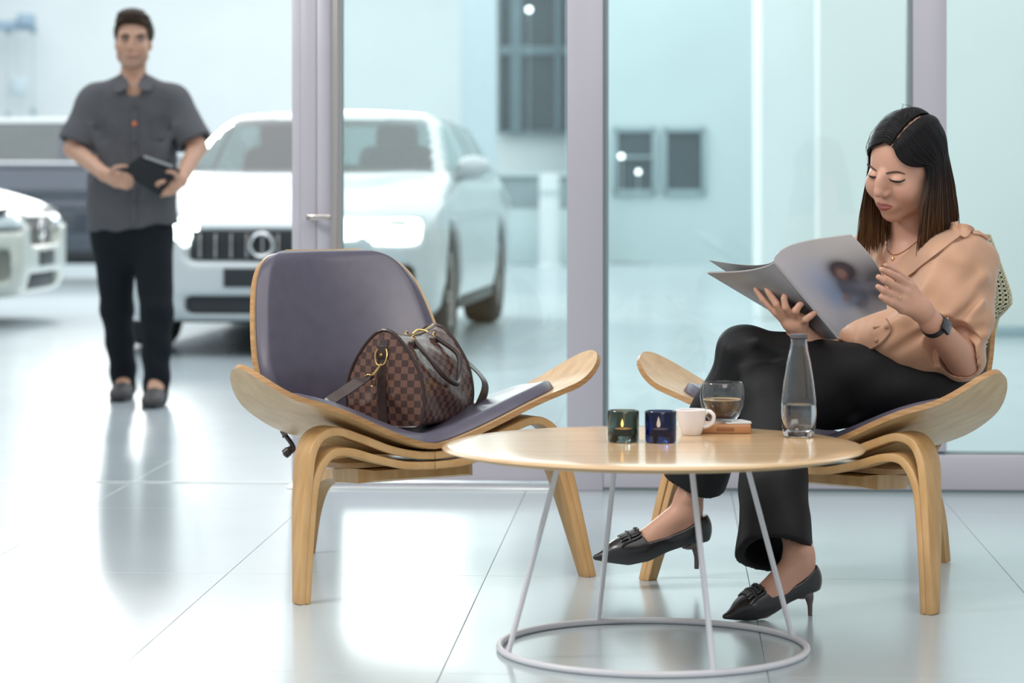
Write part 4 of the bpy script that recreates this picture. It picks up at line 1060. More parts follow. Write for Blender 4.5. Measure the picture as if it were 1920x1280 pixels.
for sg, A, B in ((-1, [(236, 146), (222, 140), (210, 152)], [(243, 160), (226, 172), (214, 172)]), (1, [(264, 146), (276, 142), (286, 152)], [(258, 160), (270, 170), (284, 168)])):
    A3 = [W(x, y, MY-.075) for x, y in A]; B3 = [W(x, y, MY-.125) for x, y in B]
    P = np.array([[a*(1-t)+b_*t for t in (0, .5, 1)] for a, b_ in zip(A3, B3)]); MB().slab(P, P+np.array([0, .008, 0])).obj('collar', M['shirt'], man)
patch_on(px_strip([(245, 190), (245, 300), (244, 420)], [(258, 190), (258, 300), (257, 420)], 20, 3), BVs, .002, .003, 'button_placket', M['shirt'], man)
for y, m_, r_ in ((232, mat('orange_button', (.62, .16, .06), .4, noise=.05), .011), (200, M['shoe_man'], .006), (268, M['shoe_man'], .006), (300, M['shoe_man'], .006), (380, M['shoe_man'], .006)):
    c = hit(252, y, BVs, .006)
    if c is not None: o = MB().lathe([(1e-4, .004), (r_*.8, .004), (r_, .001), (r_, -.003)], c, 16, R=np.array([[1, 0, 0], [0, 0, -1], [0, 1, 0]], float)).obj('button', m_, man)
patch_on(px_strip([(283, 222), (283, 262)], [(318, 222), (317, 262)], 8, 6), BVs, .001, .003, 'chest_pocket', M['shirt'], man)
# trousers
t = SDF(); t.u(flat_rc(W(247, 415, MY), W(247, 438, MY), .165, .17, (0, 1, 0), .65), 0)
for s_ in 'lr': t.u(rc(mH[s_], mK[s_], .093, .070), .035); t.u(rc(mK[s_], mA[s_]+np.array([0, .005, -.035]), .069, .054), .02)
t.disp(lambda P: .004*np.sin(P[:, 2]*50+P[:, 0]*40)*np.clip((.55-P[:, 2])/.3, 0, 1))
v, q = surf(t, lo, hi, .008); tr_ = link('trousers', mesh_np('trousers', v, q), M['trousers_man'], man)
# shoes
for s_ in 'lr':
    a = mA[s_].copy(); g0 = .0; s = SDF(); z0 = max(a[2]-.085, .0) if s_ == 'r' else 0.0
    a[2] = max(a[2], .085); base = np.array([a[0], a[1], 0.0]); up = math.radians(0)
    s.u(el(base+np.array([0, .03, .050]), (.040, .055, .058)), 0); s.u(el(base+np.array([0, -.06, .040]), (.045, .10, .042)), .04); s.u(el(base+np.array([0, -.145, .030]), (.043, .055, .031)), .03)
    s.u(rc(base+np.array([0, .015, .08]), base+np.array([0, .015, .11]), .045, .045), .02)
    s.isec(fun(lambda P: .0-P[:, 2]+.004), .004)
    v, q = surf(s, base+np.array([-.08, -.24, -.02]), base+np.array([.08, .12, .18]), .006)
    sh = link('shoe', mesh_np('shoe', v, q), M['shoe_man'], man)
    so = MB(); ol = [(.0, .085), (.034, .06), (.040, 0), (.046, -.07), (.045, -.14), (.026, -.19), (0, -.202), (-.026, -.19), (-.045, -.14), (-.046, -.07), (-.040, 0), (-.034, .06)]
    n = len(ol); so.add([base+np.array([x, y, 0.0005]) for x, y in ol]+[base+np.array([x, y, .014]) for x, y in ol], [tuple(range(n))[::-1], tuple(range(n, 2*n))]+[(i, (i+1) % n, n+(i+1) % n, n+i) for i in range(n)])
    so.obj('sole', M['car_black'], sh, world=False).location = (0, 0, 0)
for pxs in ([(228, 68), (235, 65), (243, 68)], [(257, 68), (265, 65), (272, 68)]):
    P = [hit(x, y, BVm, .001) for x, y in pxs]
    if all(p is not None for p in P): MB().tube(catmull(P, 5), [.0015]+[.0052]*9+[.0015], 8).obj('eyebrow', M['brow'], man)
M['eye_white'] = mat('eye_white', (.6, .56, .54), .25, noise=.02); M['iris'] = mat('dark_iris', (.02, .012, .01), .15, noise=.1)
for x in (236, 265):
    p = hit(x, 75, BVm)
    if p is not None:
        e = MB().lathe([(1e-4, -.006)]+[(.0115*math.cos(a), .006*math.sin(a)) for a in np.linspace(-1.3, 1.3, 7)]+[(1e-4, .006)], p+np.array([0, .0035, 0]), 16, R=np.diag([1, .7, 1])).obj('eye', M['eye_white'], man)
        MB().lathe([(1e-4, .0012), (.0066, .0008), (.0072, 0)], p+np.array([0, -.0045, 0]), 14, R=np.array([[1, 0, 0], [0, 0, -1], [0, 1, 0]], float)).obj('iris', M['iris'], man)
for x0_ in (229, 258):
    P = [hit(x0_+dx, 72.5-.8*math.sin(PI*dx/14), BVm, .0012) for dx in (0, 3.5, 7, 10.5, 14)]
    if all(p is not None for p in P): MB().tube(catmull(P, 4), .0034, 8).obj('eyelid_line', M['brow'], man)
P = [hit(x, y, BVm, .0012) for x, y in ((238, 107), (244, 106), (250, 107), (256, 106), (262, 107))]
if all(p is not None for p in P): MB().tube(catmull(P, 4), [.001]+[.0042]*15+[.001], 8, flatten=(np.array([0, 1.0, 0]), .5)).obj('lips', mat('man_lips', (.30, .13, .10), .45, noise=.05), man)
# the case he carries
M['case'] = mat('black_tablet_case', (.006, .009, .012), .6, spec=.2, noise=.1)
A, B, C_, D_ = W(229, 318, MY-.36), W(264, 294, MY-.30), W(338, 320, MY-.30), W(299, 364, MY-.38)
case = thing('tablet_case', (A+C_)/2, 'black tablet in a folding case held by the walking man', 'tablet')
nn = nrm(np.cross(D_-A, B-A)); nn = nn if nn[1] < 0 else -nn
def quad(a, b_, c, d, n=5): return np.array([[(a*(1-u)+d*u)*(1-v_)+(b_*(1-u)+c*u)*v_ for v_ in np.linspace(0, 1, n)] for u in np.linspace(0, 1, n)])
P = quad(A, B, C_, D_); MB().slab(P+nn*.006, P+nn*.001).obj('cover', M['case'], case)
cen = (A+B+C_+D_)/4; P2 = cen+(P-cen)*.96; MB().slab(P2-nn*.0005, P2-nn*.007).obj('tablet', mat('dark_tablet_body', (.05, .06, .065), .3, noise=.05), case)
MB().slab(P-nn*.0085, P-nn*.0125).obj('back_cover', M['case'], case)
e0, e1 = B*.93+C_*.07, B*.2+C_*.8
MB().tube([e0+nn*.0075, e1+nn*.0075], .0062, 8).obj('spine_edge', mat('grey_case_edge', (.30, .31, .32), .4, noise=.05), case)
# ================================================================== THE READING WOMAN
wo = thing('person', chairR(0, .34, 0), 'woman in a camel blouse and black trousers reading in the right chair', 'person')
HC = W(1698, 313, 6.13); HR = head_axes(math.radians(45), math.radians(22), math.radians(11)); HK = 1.03
hp = lambda x, y, z: HC+HR@(np.array([x, y, z])*HK)
PC = W(1684, 728, 6.15); CH = W(1728, 565, 6.18); NB = W(1712, 458, 6.20)
SHL, SHR = W(1818, 492, 6.07), W(1632, 484, 6.33)
EL_, WL = W(1808, 678, 6.0), W(1746, 604, 5.84)
ER, WR_ = W(1602, 660, 6.13), W(1504, 632, 5.965)
HL = W(1728, 735, 6.08); HRt = HL+.17*np.array([-.37, .93, 0])
KL, KR = W(1400, 666, 5.95), W(1444, 748, 5.86)
AL, AR = W(1290, 945, 6.05), W(1474, 1062, 5.61)
lT = np.array([.66, -.75, 0]); fT = np.array([-.75, -.66, 0]); TT = np.column_stack([lT, fT, [0, 0, 1]])
lean = nrm(NB-PC); TL = np.column_stack([nrm(np.cross(fT, lean)), np.cross(lean, nrm(np.cross(fT, lean))), lean])
# shoe frames: origin under the heel, x to the toe, z up
def frame(heel, toe, drop=0.0):
    x = nrm(toe-heel); z = nrm(np.array([0, 0, 1.0])-x*x[2]); y = np.cross(z, x); return np.column_stack([x, y, z])
TLt, TRt = W(1118, 1046, 5.99), ground(1358, 1166)
HLt, HRh = W(1307, 1066, 6.03), ground(1518, 1154)
FL = frame(HLt, TLt-np.array([0, 0, .012])); FR = frame(HRh, TRt)
OL = HLt-FL[:, 0]*.02; OR_ = HRh-FR[:, 0]*.02
kL = np.linalg.norm(TLt-HLt)/.225; kR = np.linalg.norm(TRt-HRh)/.225
fp = lambda O, Fm, k, x, y, z: O+Fm@(np.array([x, y, z])*k)

b = SDF(); add_head(b, HC, HR, HK)
b.u(rc(NB+np.array([.0, .01, -.02]), hp(0, -.018, -.06), .052, .047), .02)
b.u(el(CH, (.145, .098, .165), TL), .03); b.u(el(W(1700, 650, 6.15), (.135, .105, .12), TL), .05)
b.u(rc(NB-np.array([0, 0, .035]), SHL, .045, .042), .03); b.u(rc(NB-np.array([0, 0, .035]), SHR, .045, .042), .03)
b.u(el(PC, (.16, .115, .105), TL), .05)
# collar bones
for S_ in (SHL, SHR):
    c0 = NB+fT*.062-np.array([0, 0, .045]); b.u(rc(c0+(S_-NB)*.06, NB+(S_-NB)*.75+fT*.04, .008, .008), .016)
b.u(rc(SHL, EL_, .043, .037), .02); b.u(rc(EL_, WL, .040, .0245), .012)
b.u(rc(SHR, ER, .043, .037), .02); b.u(rc(ER, WR_, .036, .024), .012)
b.u(rc(HL, KL, .078, .055), .04); b.u(rc(HRt, KR, .078, .055), .04)
for K_, A_, O_, Fm, k in ((KL, AL, OL, FL, kL), (KR, AR, OR_, FR, kR)):
    kn = K_; an = fp(O_, Fm, k, .050, 0, .150)
    mid = kn*.62+an*.38; b.u(rc(kn, mid, .048, .047), .02); b.u(rc(mid, an, .046, .029), .02)
    b.u(rc(an, fp(O_, Fm, k, .038, 0, .088), .029, .023), .015)
    b.u(rc(fp(O_, Fm, k, .050, 0, .128), fp(O_, Fm, k, .150, 0, .043), .030, .026), .02)
    b.u(rc(fp(O_, Fm, k, .040, 0, .078), fp(O_, Fm, k, .150, 0, .038), .022, .028), .02)
    b.u(rc(fp(O_, Fm, k, .15, 0, .034), fp(O_, Fm, k, .205, 0, .022), .026, .012), .015)
    for sy in (-1, 1): b.u(el(an+Fm@np.array([.006, sy*.028, .004])*k, np.array([.011, .008, .011])*k, Fm), .012)
# left hand (near): palm seen from the back, fingers on the cover, thumb behind the leaf
w2 = lambda L: [W(x, y, Y) for x, y, Y in L]
kn_l = w2([(1706, 537, 5.80), (1698, 549, 5.785), (1692, 563, 5.778), (1692, 578, 5.78)])
b.u(rc(WL, W(1726, 578, 5.815), .0245, .024), .012)
for q_ in kn_l: b.u(rc(W(1728, 582, 5.82), q_, .020, .0125), .012)
fingers(b, [[kn_l[0]]+w2([(1683, 520, 5.768), (1666, 511, 5.75), (1653, 505, 5.742)]), [kn_l[1]]+w2([(1672, 533, 5.752), (1657, 525, 5.738), (1647, 519, 5.735)]),
            [kn_l[2]]+w2([(1667, 550, 5.748), (1655, 543, 5.737), (1646, 537, 5.735)]), [kn_l[3]]+w2([(1671, 567, 5.75), (1660, 561, 5.742), (1652, 556, 5.738)]),
            w2([(1728, 562, 5.84), (1704, 528, 5.83), (1676, 507, 5.795), (1660, 498, 5.772)])], .0104, .006)
# right hand (far): holds the back cover from below
b.u(rc(WR_, W(1492, 606, 5.945), .0225, .026), .014); b.u(flat_rc(W(1478, 600, 5.94), W(1502, 603, 5.94), .020, .020, fT, .6), .012)
fingers(b, [w2([(1476, 606, 5.945), (1455, 586, 5.94), (1431, 562, 5.945), (1417, 542, 5.955)]), w2([(1470, 592, 5.935), (1456, 570, 5.922), (1442, 549, 5.928), (1431, 526, 5.94)]),
            w2([(1483, 594, 5.93), (1473, 576, 5.908), (1470, 560, 5.908), (1474, 543, 5.918)]), w2([(1493, 596, 5.928), (1492, 582, 5.902), (1499, 572, 5.902), (1509, 564, 5.91)]),
            w2([(1504, 602, 5.93), (1511, 598, 5.905), (1520, 592, 5.902), (1529, 585, 5.908)])], .0102, .006)
lo = np.array([W(1100, 0, 6)[0]-.02, 5.36, -.02]); hi = np.array([W(1880, 0, 6.3)[0], 6.50, 1.16])
v, q = surf(b, lo, hi, .0032)
cols = skin_colors(v, HC, HR, SKIN_F, HK)
qh = (v-HC)@HR/HK
scal = (qh[:, 2] > .058) & (np.abs(qh[:, 0]+.030*np.sqrt(np.clip(1-((qh[:, 1]+.012)/.102)**2, 0, 1))) > .0040+.0012*np.sin(qh[:, 1]*300)) & ((qh[:, 1] < .065) | (np.abs(qh[:, 0]) > .03)) & (qh[:, 2] > .075+np.clip(qh[:, 1]-.055, 0, 1)*1.2)
nearh = np.linalg.norm(qh-np.array([0, -.01, .03]), axis=1) < .118
scal &= nearh
cols[scal] = (.02, .015, .014)
cols[nearh & (qh[:, 1] < -.035) & (qh[:, 2] > -.04)] = (.02, .015, .014)
me = mesh_np('body', v, q); vcol(me, cols); wbody = link('body', me, M['skin'], wo); BVw = bvh_of(wbody)

# ---------------- blouse
M['blouse'] = mat('camel_satin_blouse', (.49, .275, .170), .46, spec=.4, noise=.05, nscale=6, bump=.25, bscale=11, dist=.012, sheen=.25)
s = SDF()
s.u(el(CH+np.array([.0, .0, 0]), (.168, .112, .178), TL), 0); s.u(el(W(1690, 648, 6.13), (.158, .122, .125), TL), .06)
s.u(rc(NB-np.array([0, 0, .05]), SHL+np.array([0, 0, -.004]), .055, .054), .04); s.u(rc(NB-np.array([0, 0, .05]), SHR, .055, .054), .04)
s.u(rc(SHL, W(1812, 590, 6.03), .056, .060), .05); s.u(rc(W(1812, 590, 6.03), W(1804, 664, 6.0), .058, .050), .03); s.u(rc(W(1804, 668, 6.0), EL_, .049, .046), .02)
s.u(rc(SHR, ER, .058, .054), .04); s.u(rc(ER, ER*.42+WR_*.58, .054, .044), .03)
s.u(rc(W(1778, 500, 6.03), W(1752, 600, 6.0), .060, .050), .07)
s.u(rc(W(1770, 640, 6.02), W(1660, 640, 6.03), .045, .05), .06)
# folds: armpit to chest, sleeve creases, waist creases
for A_, B_, ra, rb in (((1842, 520, 5.985), (1775, 598, 5.955), .010, .006), ((1838, 560, 5.965), (1780, 625, 5.955), .009, .006), ((1790, 470, 6.0), (1700, 590, 5.985), .006, .010),
                       ((1850, 602, 5.99), (1800, 618, 5.945), .007, .005), ((1846, 628, 5.97), (1795, 640, 5.945), .008, .004), ((1720, 600, 6.0), (1660, 648, 5.985), .008, .005), ((1750, 640, 5.985), (1690, 672, 5.99), .008, .004), ((1700, 600, 5.99), (1640, 612, 5.985), .006, .004)):
    s.u(rc(W(*A_), W(*B_), ra, rb), .028)
for A_, B_, ra in (((1848, 545, 5.965), (1782, 612, 5.94), .006), ((1846, 614, 5.955), (1796, 630, 5.93), .005), ((1735, 622, 5.96), (1675, 660, 5.965), .005)): s.cut(rc(W(*A_), W(*B_), ra, ra), .018)
# near cuff, far cuff
for E_, w_, t0, rr in ((EL_, WL, .20, .044), (ER, WR_, .60, .036)):
    ax_ = nrm(w_-E_); c0 = E_*(1-t0)+w_*t0
    def cuff(P, c0=c0, ax_=ax_):
        q_ = P-c0; al = q_@ax_; return np.maximum(-al, np.linalg.norm(q_-np.outer(al, ax_), axis=1)-.085)
    f_ = fun(cuff); f_.c = c0; f_.R = .3
    if t0 < .5:
        def cuff2(P, c0=c0, ax_=ax_):
            q_ = P-c0; al = q_@ax_; rad = np.linalg.norm(q_-np.outer(al, ax_), axis=1); return np.maximum(np.maximum(-al, al-.11), rad-.062)
        f_ = fun(cuff2); f_.c = c0; f_.R = .2
    s.cut(f_, .003); s.cut(rc(c0-ax_*.025, c0+ax_*.04, rr, rr), .003)
# hem
h0, h1 = W(1585, 650, 6.0), W(1800, 709, 6.08); hd_ = h1-h0; hn = nrm(np.cross(hd_, fT)); hn = hn if hn[2] < 0 else -hn
s.isec(fun(lambda P: (P-h0)@hn+.003*np.sin(P[:, 0]*45)), .004)
# V neck: wedge between two lapel lines, open to the front
def bodyhit(x, y, yd):
    p = hit(x, y, BVw); return p if p is not None and p[1] > 5.9 else W(x, y, yd)
VB = bodyhit(1664, 518, 6.02)+fT*.008; N1 = bodyhit(1762, 428, 6.12)+fT*.008; N2 = W(1637, 446, 6.24)
n1 = nrm(np.cross(N1-VB, fT)); n2 = nrm(np.cross(N2-VB, fT)); mid_ = (N1+N2)/2
if (mid_-VB)@n1 < 0: n1 = -n1
if (mid_-VB)@n2 < 0: n2 = -n2
s.cut(fun(lambda P: np.maximum(np.maximum(-(P-VB)@n1, -(P-VB)@n2), -(P-(NB-fT*.035))@fT)), .005)
s.cut(rc(NB-np.array([0, 0, .02]), NB+np.array([0, 0, .12]), .058, .075), .006)
s.disp(lambda P: .0016*np.sin(P[:, 2]*60+P[:, 0]*35+2*np.sin(P[:, 1]*25))+.0012*np.sin(P[:, 2]*28-P[:, 0]*70))
v, q = surf(s, lo+np.array([.3, .2, .3]), hi, .0036); blouse = link('blouse', mesh_np('blouse', v, q), M['blouse'], wo); BVb = bvh_of(blouse); BVall = BVb+BVw
M['seam'] = mat('dark_camel_seam', (.30, .155, .09), .6, noise=.05)
patch_on(px_strip([(1656, 511), (1688, 482), (1736, 445), (1778, 420), (1796, 414)], [(1672, 541), (1710, 516), (1752, 482), (1792, 452), (1806, 442)], 30, 10), BVb, .004, .004, 'lapel', M['blouse'], wo)
patch_on(px_strip([(1798, 420), (1812, 420), (1824, 428)], [(1797, 444), (1808, 449), (1820, 440)], 12, 6), BVb, .006, .002, 'collar_tab', M['blouse'], wo)
patch_on(px_strip([(1820, 436), (1840, 437), (1853, 444)], [(1824, 442), (1840, 444), (1851, 450)], 10, 3), BVb, .005, .002, 'shoulder_seam_flap', M['blouse'], wo)
def line_on(pxs, bv, lift, r, name, m, par, n=6, flat=None):
    P = [hit(x, y, bv, lift) for x, y in pxs]; P = [p for p in P if p is not None]
    if len(P) > 1: return MB().tube(catmull(P, n), r, 8).obj(name, m, par)
line_on([(1673, 542), (1711, 517), (1753, 483), (1793, 453), (1806, 443)], BVb, .0015, .0012, 'lapel_seam', M['seam'], wo)
line_on([(1796, 421), (1792, 436), (1797, 444), (1808, 449)], BVb, .006, .0012, 'collar_seam', M['seam'], wo)
patch_on(px_strip([(1612, 600), (1640, 592), (1662, 598), (1669, 612)], [(1600, 646), (1625, 656), (1650, 646), (1669, 622)], 22, 8), BVb, .004, .0025, 'button_placket', M['blouse'], wo)
line_on([(1664, 600), (1670, 614), (1666, 630), (1652, 646), (1630, 657)], BVb, .0045, .0012, 'placket_seam', M['seam'], wo)
for x, y in ((1646, 639), (1624, 655), (1661, 611)):
    c = hit(x, y, BVb, .009)
    if c is not None:
        nv = nrm(np.array([0, 0, EYE])-c); a = nrm(np.cross(nv, [0, 0, 1])); RB_ = np.column_stack([a, np.cross(nv, a), nv])
        MB().lathe([(1e-4, .0014), (.0036, .0014), (.0048, .0006), (.0048, -.006)], c, 18, R=RB_).obj('button', M['blouse'], wo)
# camisole edge in the V
cY = bodyhit(1680, 490, 6.03)[1]-.002
P = np.array([[W(x, y, cY-.0004*(x-1650)) for x in np.linspace(1652, 1672, 7)] for y in (498, 501, 504, 508)]); MB().slab(P, P+np.array([0, .003, 0])).obj('camisole', mat('black_camisole', (.012, .011, .012), .7, noise=.1), wo)

# crochet back of the blouse, a knotted net of cords
M['crochet'] = mat('pale_sage_crochet_yarn', (.56, .53, .37), .8, noise=.1, nscale=200, bump=.3, bscale=500)
rows = [(440, 1846, 1856), (460, 1850, 1864), (480, 1852, 1871), (505, 1853, 1880), (530, 1854, 1889), (552, 1854, 1896), (570, 1853, 1897), (584, 1852, 1884), (596, 1850, 1872), (615, 1846, 1868), (640, 1840, 1862), (665, 1834, 1854), (692, 1832, 1846)]
ry = np.array(rows, float)
def net(u, v_, back=0.0):
    y = 440+252*v_; a = np.interp(y, ry[:, 0], ry[:, 1]); c = np.interp(y, ry[:, 0], ry[:, 2]); x = a+(c-a)*u
    return W(x, y, np.interp(y, [440, 560, 692], [6.10, 6.07, 6.03])+.10*u+.02*u*u+back)
mb = MB(); nyc = 30
for k in range(-3, 34):
    for sg in (1, -1):
        P = []
        for t in np.linspace(0, 1, 9):
            v_ = (k+(t if sg > 0 else 1-t)*4.0)/nyc
            if 0 <= v_ <= 1: P.append(net(t, v_))
        if len(P) > 2: mb.tube(np.array(P), .0014, 5)
for k in range(nyc+1):
    mb.tube(np.array([net(t, k/nyc) for t in np.linspace(0, 1, 7)]), .0011, 5)
for k in range(nyc+1):
    for i_ in range(7):
        c_ = net((i_+.5*(k % 2))/6.5, k/nyc); mb.lathe([(1e-4, -.0024), (.0026, 0), (1e-4, .0024)], c_, 5)
for e in (0, 1): mb.tube(np.array([net(e, t) for t in np.linspace(0, 1, 40)]), .0026, 6)
nk = mb.obj('crochet_back', M['crochet'], wo); nk['kind'] = 'stuff'
P = np.array([[net(u, v_, .012) for v_ in np.linspace(.01, .99, 30)] for u in np.linspace(.02, .94, 6)]); MB().slab(P, P+np.array([0, .003, 0])).obj('crochet_shade_sheet', mat('inner_shade_tone', (.10, .085, .06), .9, noise=.1), wo)  # dark sheet added for the shade inside the net's holes

# ---------------- trousers
M['trousers'] = mat('black_wide_trousers', (.0062, .0062, .0075), .62, spec=.28, noise=.15, nscale=9, bump=.4, bscale=8, dist=.015)
s = SDF(); s.u(el(PC+np.array([0, 0, -.004]), (.178, .130, .118), TL), 0)
s.u(rc(HL, KL, .096, .066), .05); s.u(rc(HRt, KR, .096, .068), .014)
aL = fp(OL, FL, kL, .03, 0, .16); aR = fp(OR_, FR, kR, .03, 0, .15)
s.u(rc(KL, W(1302, 900, 6.04), .066, .074), .02)
s.u(rc(KR, W(1450, 900, 5.74), .070, .074), .025); s.u(rc(W(1450, 900, 5.74), W(1453, 1045, 5.63), .071, .083), .03)
# folds
for A_, B_, ra, rb in (((1420, 640, 5.88), (1560, 700, 5.97), .010, .006), ((1400, 700, 5.88), (1500, 720, 5.90), .010, .006), ((1470, 690, 5.89), (1620, 700, 6.0), .008, .006), ((1395, 760, 5.88), (1330, 880, 5.97), .010, .006), ((1430, 800, 5.80), (1408, 1040, 5.57), .010, .010), ((1475, 800, 5.80), (1490, 1030, 5.58), .010, .010), ((1372, 660, 5.9), (1330, 760, 5.95), .010, .006), ((1660, 700, 6.03), (1560, 760, 5.98), .010, .006), ((1700, 710, 6.02), (1600, 790, 6.0), .008, .006)):
    s.u(rc(W(*A_), W(*B_), ra, rb), .03)
for hc, ax_, rin in ((W(1302, 906, 6.035), nrm(W(1302, 900, 6.04)-KL+np.array([.05, 0, 0])), .062), (W(1452, 1038, 5.635), nrm(W(1452, 1045, 5.63)-W(1446, 900, 5.74)), .074)):
    def hem(P, hc=hc, ax_=ax_):
        q_ = P-hc; al = q_@ax_; rad = np.linalg.norm(q_-np.outer(al, ax_), axis=1); return np.maximum(-al, rad-.15)
    f_ = fun(hem); f_.c = hc; f_.R = .3; s.cut(f_, .003); s.cut(rc(hc-ax_*.035, hc+ax_*.05, rin-.010, rin+.002), .003)
s.isec(fun(lambda P: (P-h0)@hn-.035), .01) if False else None
s.cut(fun(lambda P: np.maximum((P-h0)@hn+.028, .79-P[:, 0])), .006)
s.disp(lambda P: .003*np.sin(P[:, 0]*38+P[:, 2]*22+2*np.sin(P[:, 2]*9))+.002*np.sin(P[:, 2]*55-P[:, 0]*30))
v, q = surf(s, lo, np.array([hi[0], hi[1], .72]), .0048); trw = link('trousers', mesh_np('trousers', v, q), M['trousers'], wo)

# ---------------- pumps
M['shoe'] = mat('black_leather_pump', (.013, .012, .014), .28, spec=.6, noise=.1, nscale=30, bump=.06, bscale=120)
M['heel'] = mat('dark_taupe_heel', (.12, .085, .085), .3, noise=.1)
def pump(O_, Fm, k):
    f3 = lambda x, y, z: np.array([x, y, z])
    s = SDF()
    s.u(el(f3(.036, 0, .084), (.043, .036, .050)), 0); s.u(el(f3(.10, 0, .058), (.06, .029, .030)), .04)
    s.u(el(f3(.160, 0, .033), (.055, .038, .030)), .04); s.u(rc(f3(.185, 0, .024), f3(.243, 0, .012), .026, .008), .03)
    sole = lambda x: np.interp(x, [0, .045, .09, .135, .175, .22, .26], [.062, .056, .036, .012, .002, .003, .009])
    s.isec(fun(lambda P: sole(P[:, 0])-P[:, 2]), .004)
    topl = lambda x: np.interp(x, [-.02, 0, .02, .06, .10, .14, .158, .166], [.126, .124, .114, .086, .067, .055, .058, .062])
    s.cut(fun(lambda P: np.maximum(topl(P[:, 0])-P[:, 2], P[:, 0]-.160+18*P[:, 1]**2)), .003)
    v, q = surf(s, (-.02, -.06, -.01), (.27, .06, .13), .0022)
    sh = link('shoe', mesh_np('shoe', np.array([fp(O_, Fm, k, *p) for p in v]), q), M['shoe'], wo)
    mb = MB(); P = catmull([(.036, 0, .060), (.024, 0, .046), (.021, 0, .025), (.020, 0, .0)], 6); rr = np.interp(np.arange(len(P)), [0, 6, 12, 18], [.026, .012, .0062, .0050])
    mb.tube([fp(O_, Fm, k, *p) for p in P], rr*k, 16); mb.obj('heel', M['heel'], sh, world=False)
    sv = bvh_of(sh)[0]
    # pleated fringe over the vamp
    n = 9
    def vamp(x, y):
        o = Vector(fp(O_, Fm, k, x, y, .2)); d = Vector(Fm@np.array([0, 0, -1.0])); p, nn, i, ds_ = sv.ray_cast(o, d); return np.array(p)+np.array(nn)*.002 if p is not None else fp(O_, Fm, k, x, y, .04)
    for j in range(n):
        y = (-.5+(j+.5)/n)*.060; w = .0030
        P = [vamp(x, y*(1+.15*(x-.16)/.03)) for x in np.linspace(.157, .196, 6)]
        P[0] = P[0]+Fm@np.array([-.004, 0, .004]); MB().tube(P, [.0030, .0036, .0036, .0036, .0034, .0022], 6).obj('fringe_strip', M['shoe'], sh, world=False)
    P = [vamp(.178, y)+Fm@np.array([0, 0, .0025]) for y in np.linspace(-.030, .030, 9)]; MB().tube(P, .0042, 8).obj('vamp_band', M['shoe'], sh, world=False)
    P = [vamp(.160, y)+Fm@np.array([0, 0, .005]) for y in np.linspace(-.026, .026, 9)]; MB().tube(P, .0034, 8).obj('fringe_edge', M['shoe'], sh, world=False)
    for o in list(wo.children):
        pass
    return sh
for a_ in ((OL, FL, kL), (OR_, FR, kR)):
    sh = pump(*a_)
    for ch in sh.children: ch.location = (0, 0, 0)

# ---------------- face details laid on the modelled face
M['brow'] = mat('soft_brown_brow', (.085, .042, .03), .6, noise=.1)
patch_on(px_strip([(1661, 323.5), (1672, 321), (1684, 320.5), (1697, 325.5)], [(1662, 327), (1672, 325), (1684, 324.5), (1697, 327)], 16, 4), BVw, .0003, .0006, 'eyebrow', M['brow'], wo)
patch_on(px_strip([(1625.5, 306.5), (1632, 309.5), (1638, 314), (1644, 319)], [(1626, 309), (1631, 313), (1637, 318), (1643.5, 321.5)], 12, 4), BVw, .0003, .0006, 'eyebrow', M['brow'], wo)
M['lash'] = mat('black_eyelashes', (.012, .008, .007), .5, noise=.1)
patch_on(px_strip([(1666, 334.5), (1673, 337.5), (1681, 338.5), (1689, 338.5), (1697, 335.5)], [(1666.5, 336), (1673, 340.5), (1681, 342.5), (1689, 341.8), (1697, 337.5)], 16, 4), BVw, .0003, .0008, 'eyelashes', M['lash'], wo)
patch_on(px_strip([(1628, 327), (1633, 329.5), (1639, 330.5), (1645, 330.5)], [(1628.5, 329), (1633, 332.8), (1639, 334), (1645, 332)], 12, 4), BVw, .0003, .0008, 'eyelashes', M['lash'], wo)
patch_on(px_strip([(1642.5, 380), (1648, 378.5), (1653, 380.5), (1660, 380.5), (1675, 386)], [(1643.5, 382), (1650, 385.8), (1657, 387.2), (1664, 387.3), (1675, 386.8)], 18, 7), BVw, .0002, .0012, 'upper_lip', M['lips'], wo, pillow=True)
patch_on(px_strip([(1643.5, 382), (1650, 385.8), (1657, 387.2), (1664, 387.3), (1675, 386.8)], [(1645, 387), (1650, 392.5), (1657, 395), (1664, 393.5), (1674, 388)], 18, 7), BVw, .0002, .0019, 'lower_lip', M['lips'], wo, pillow=True)

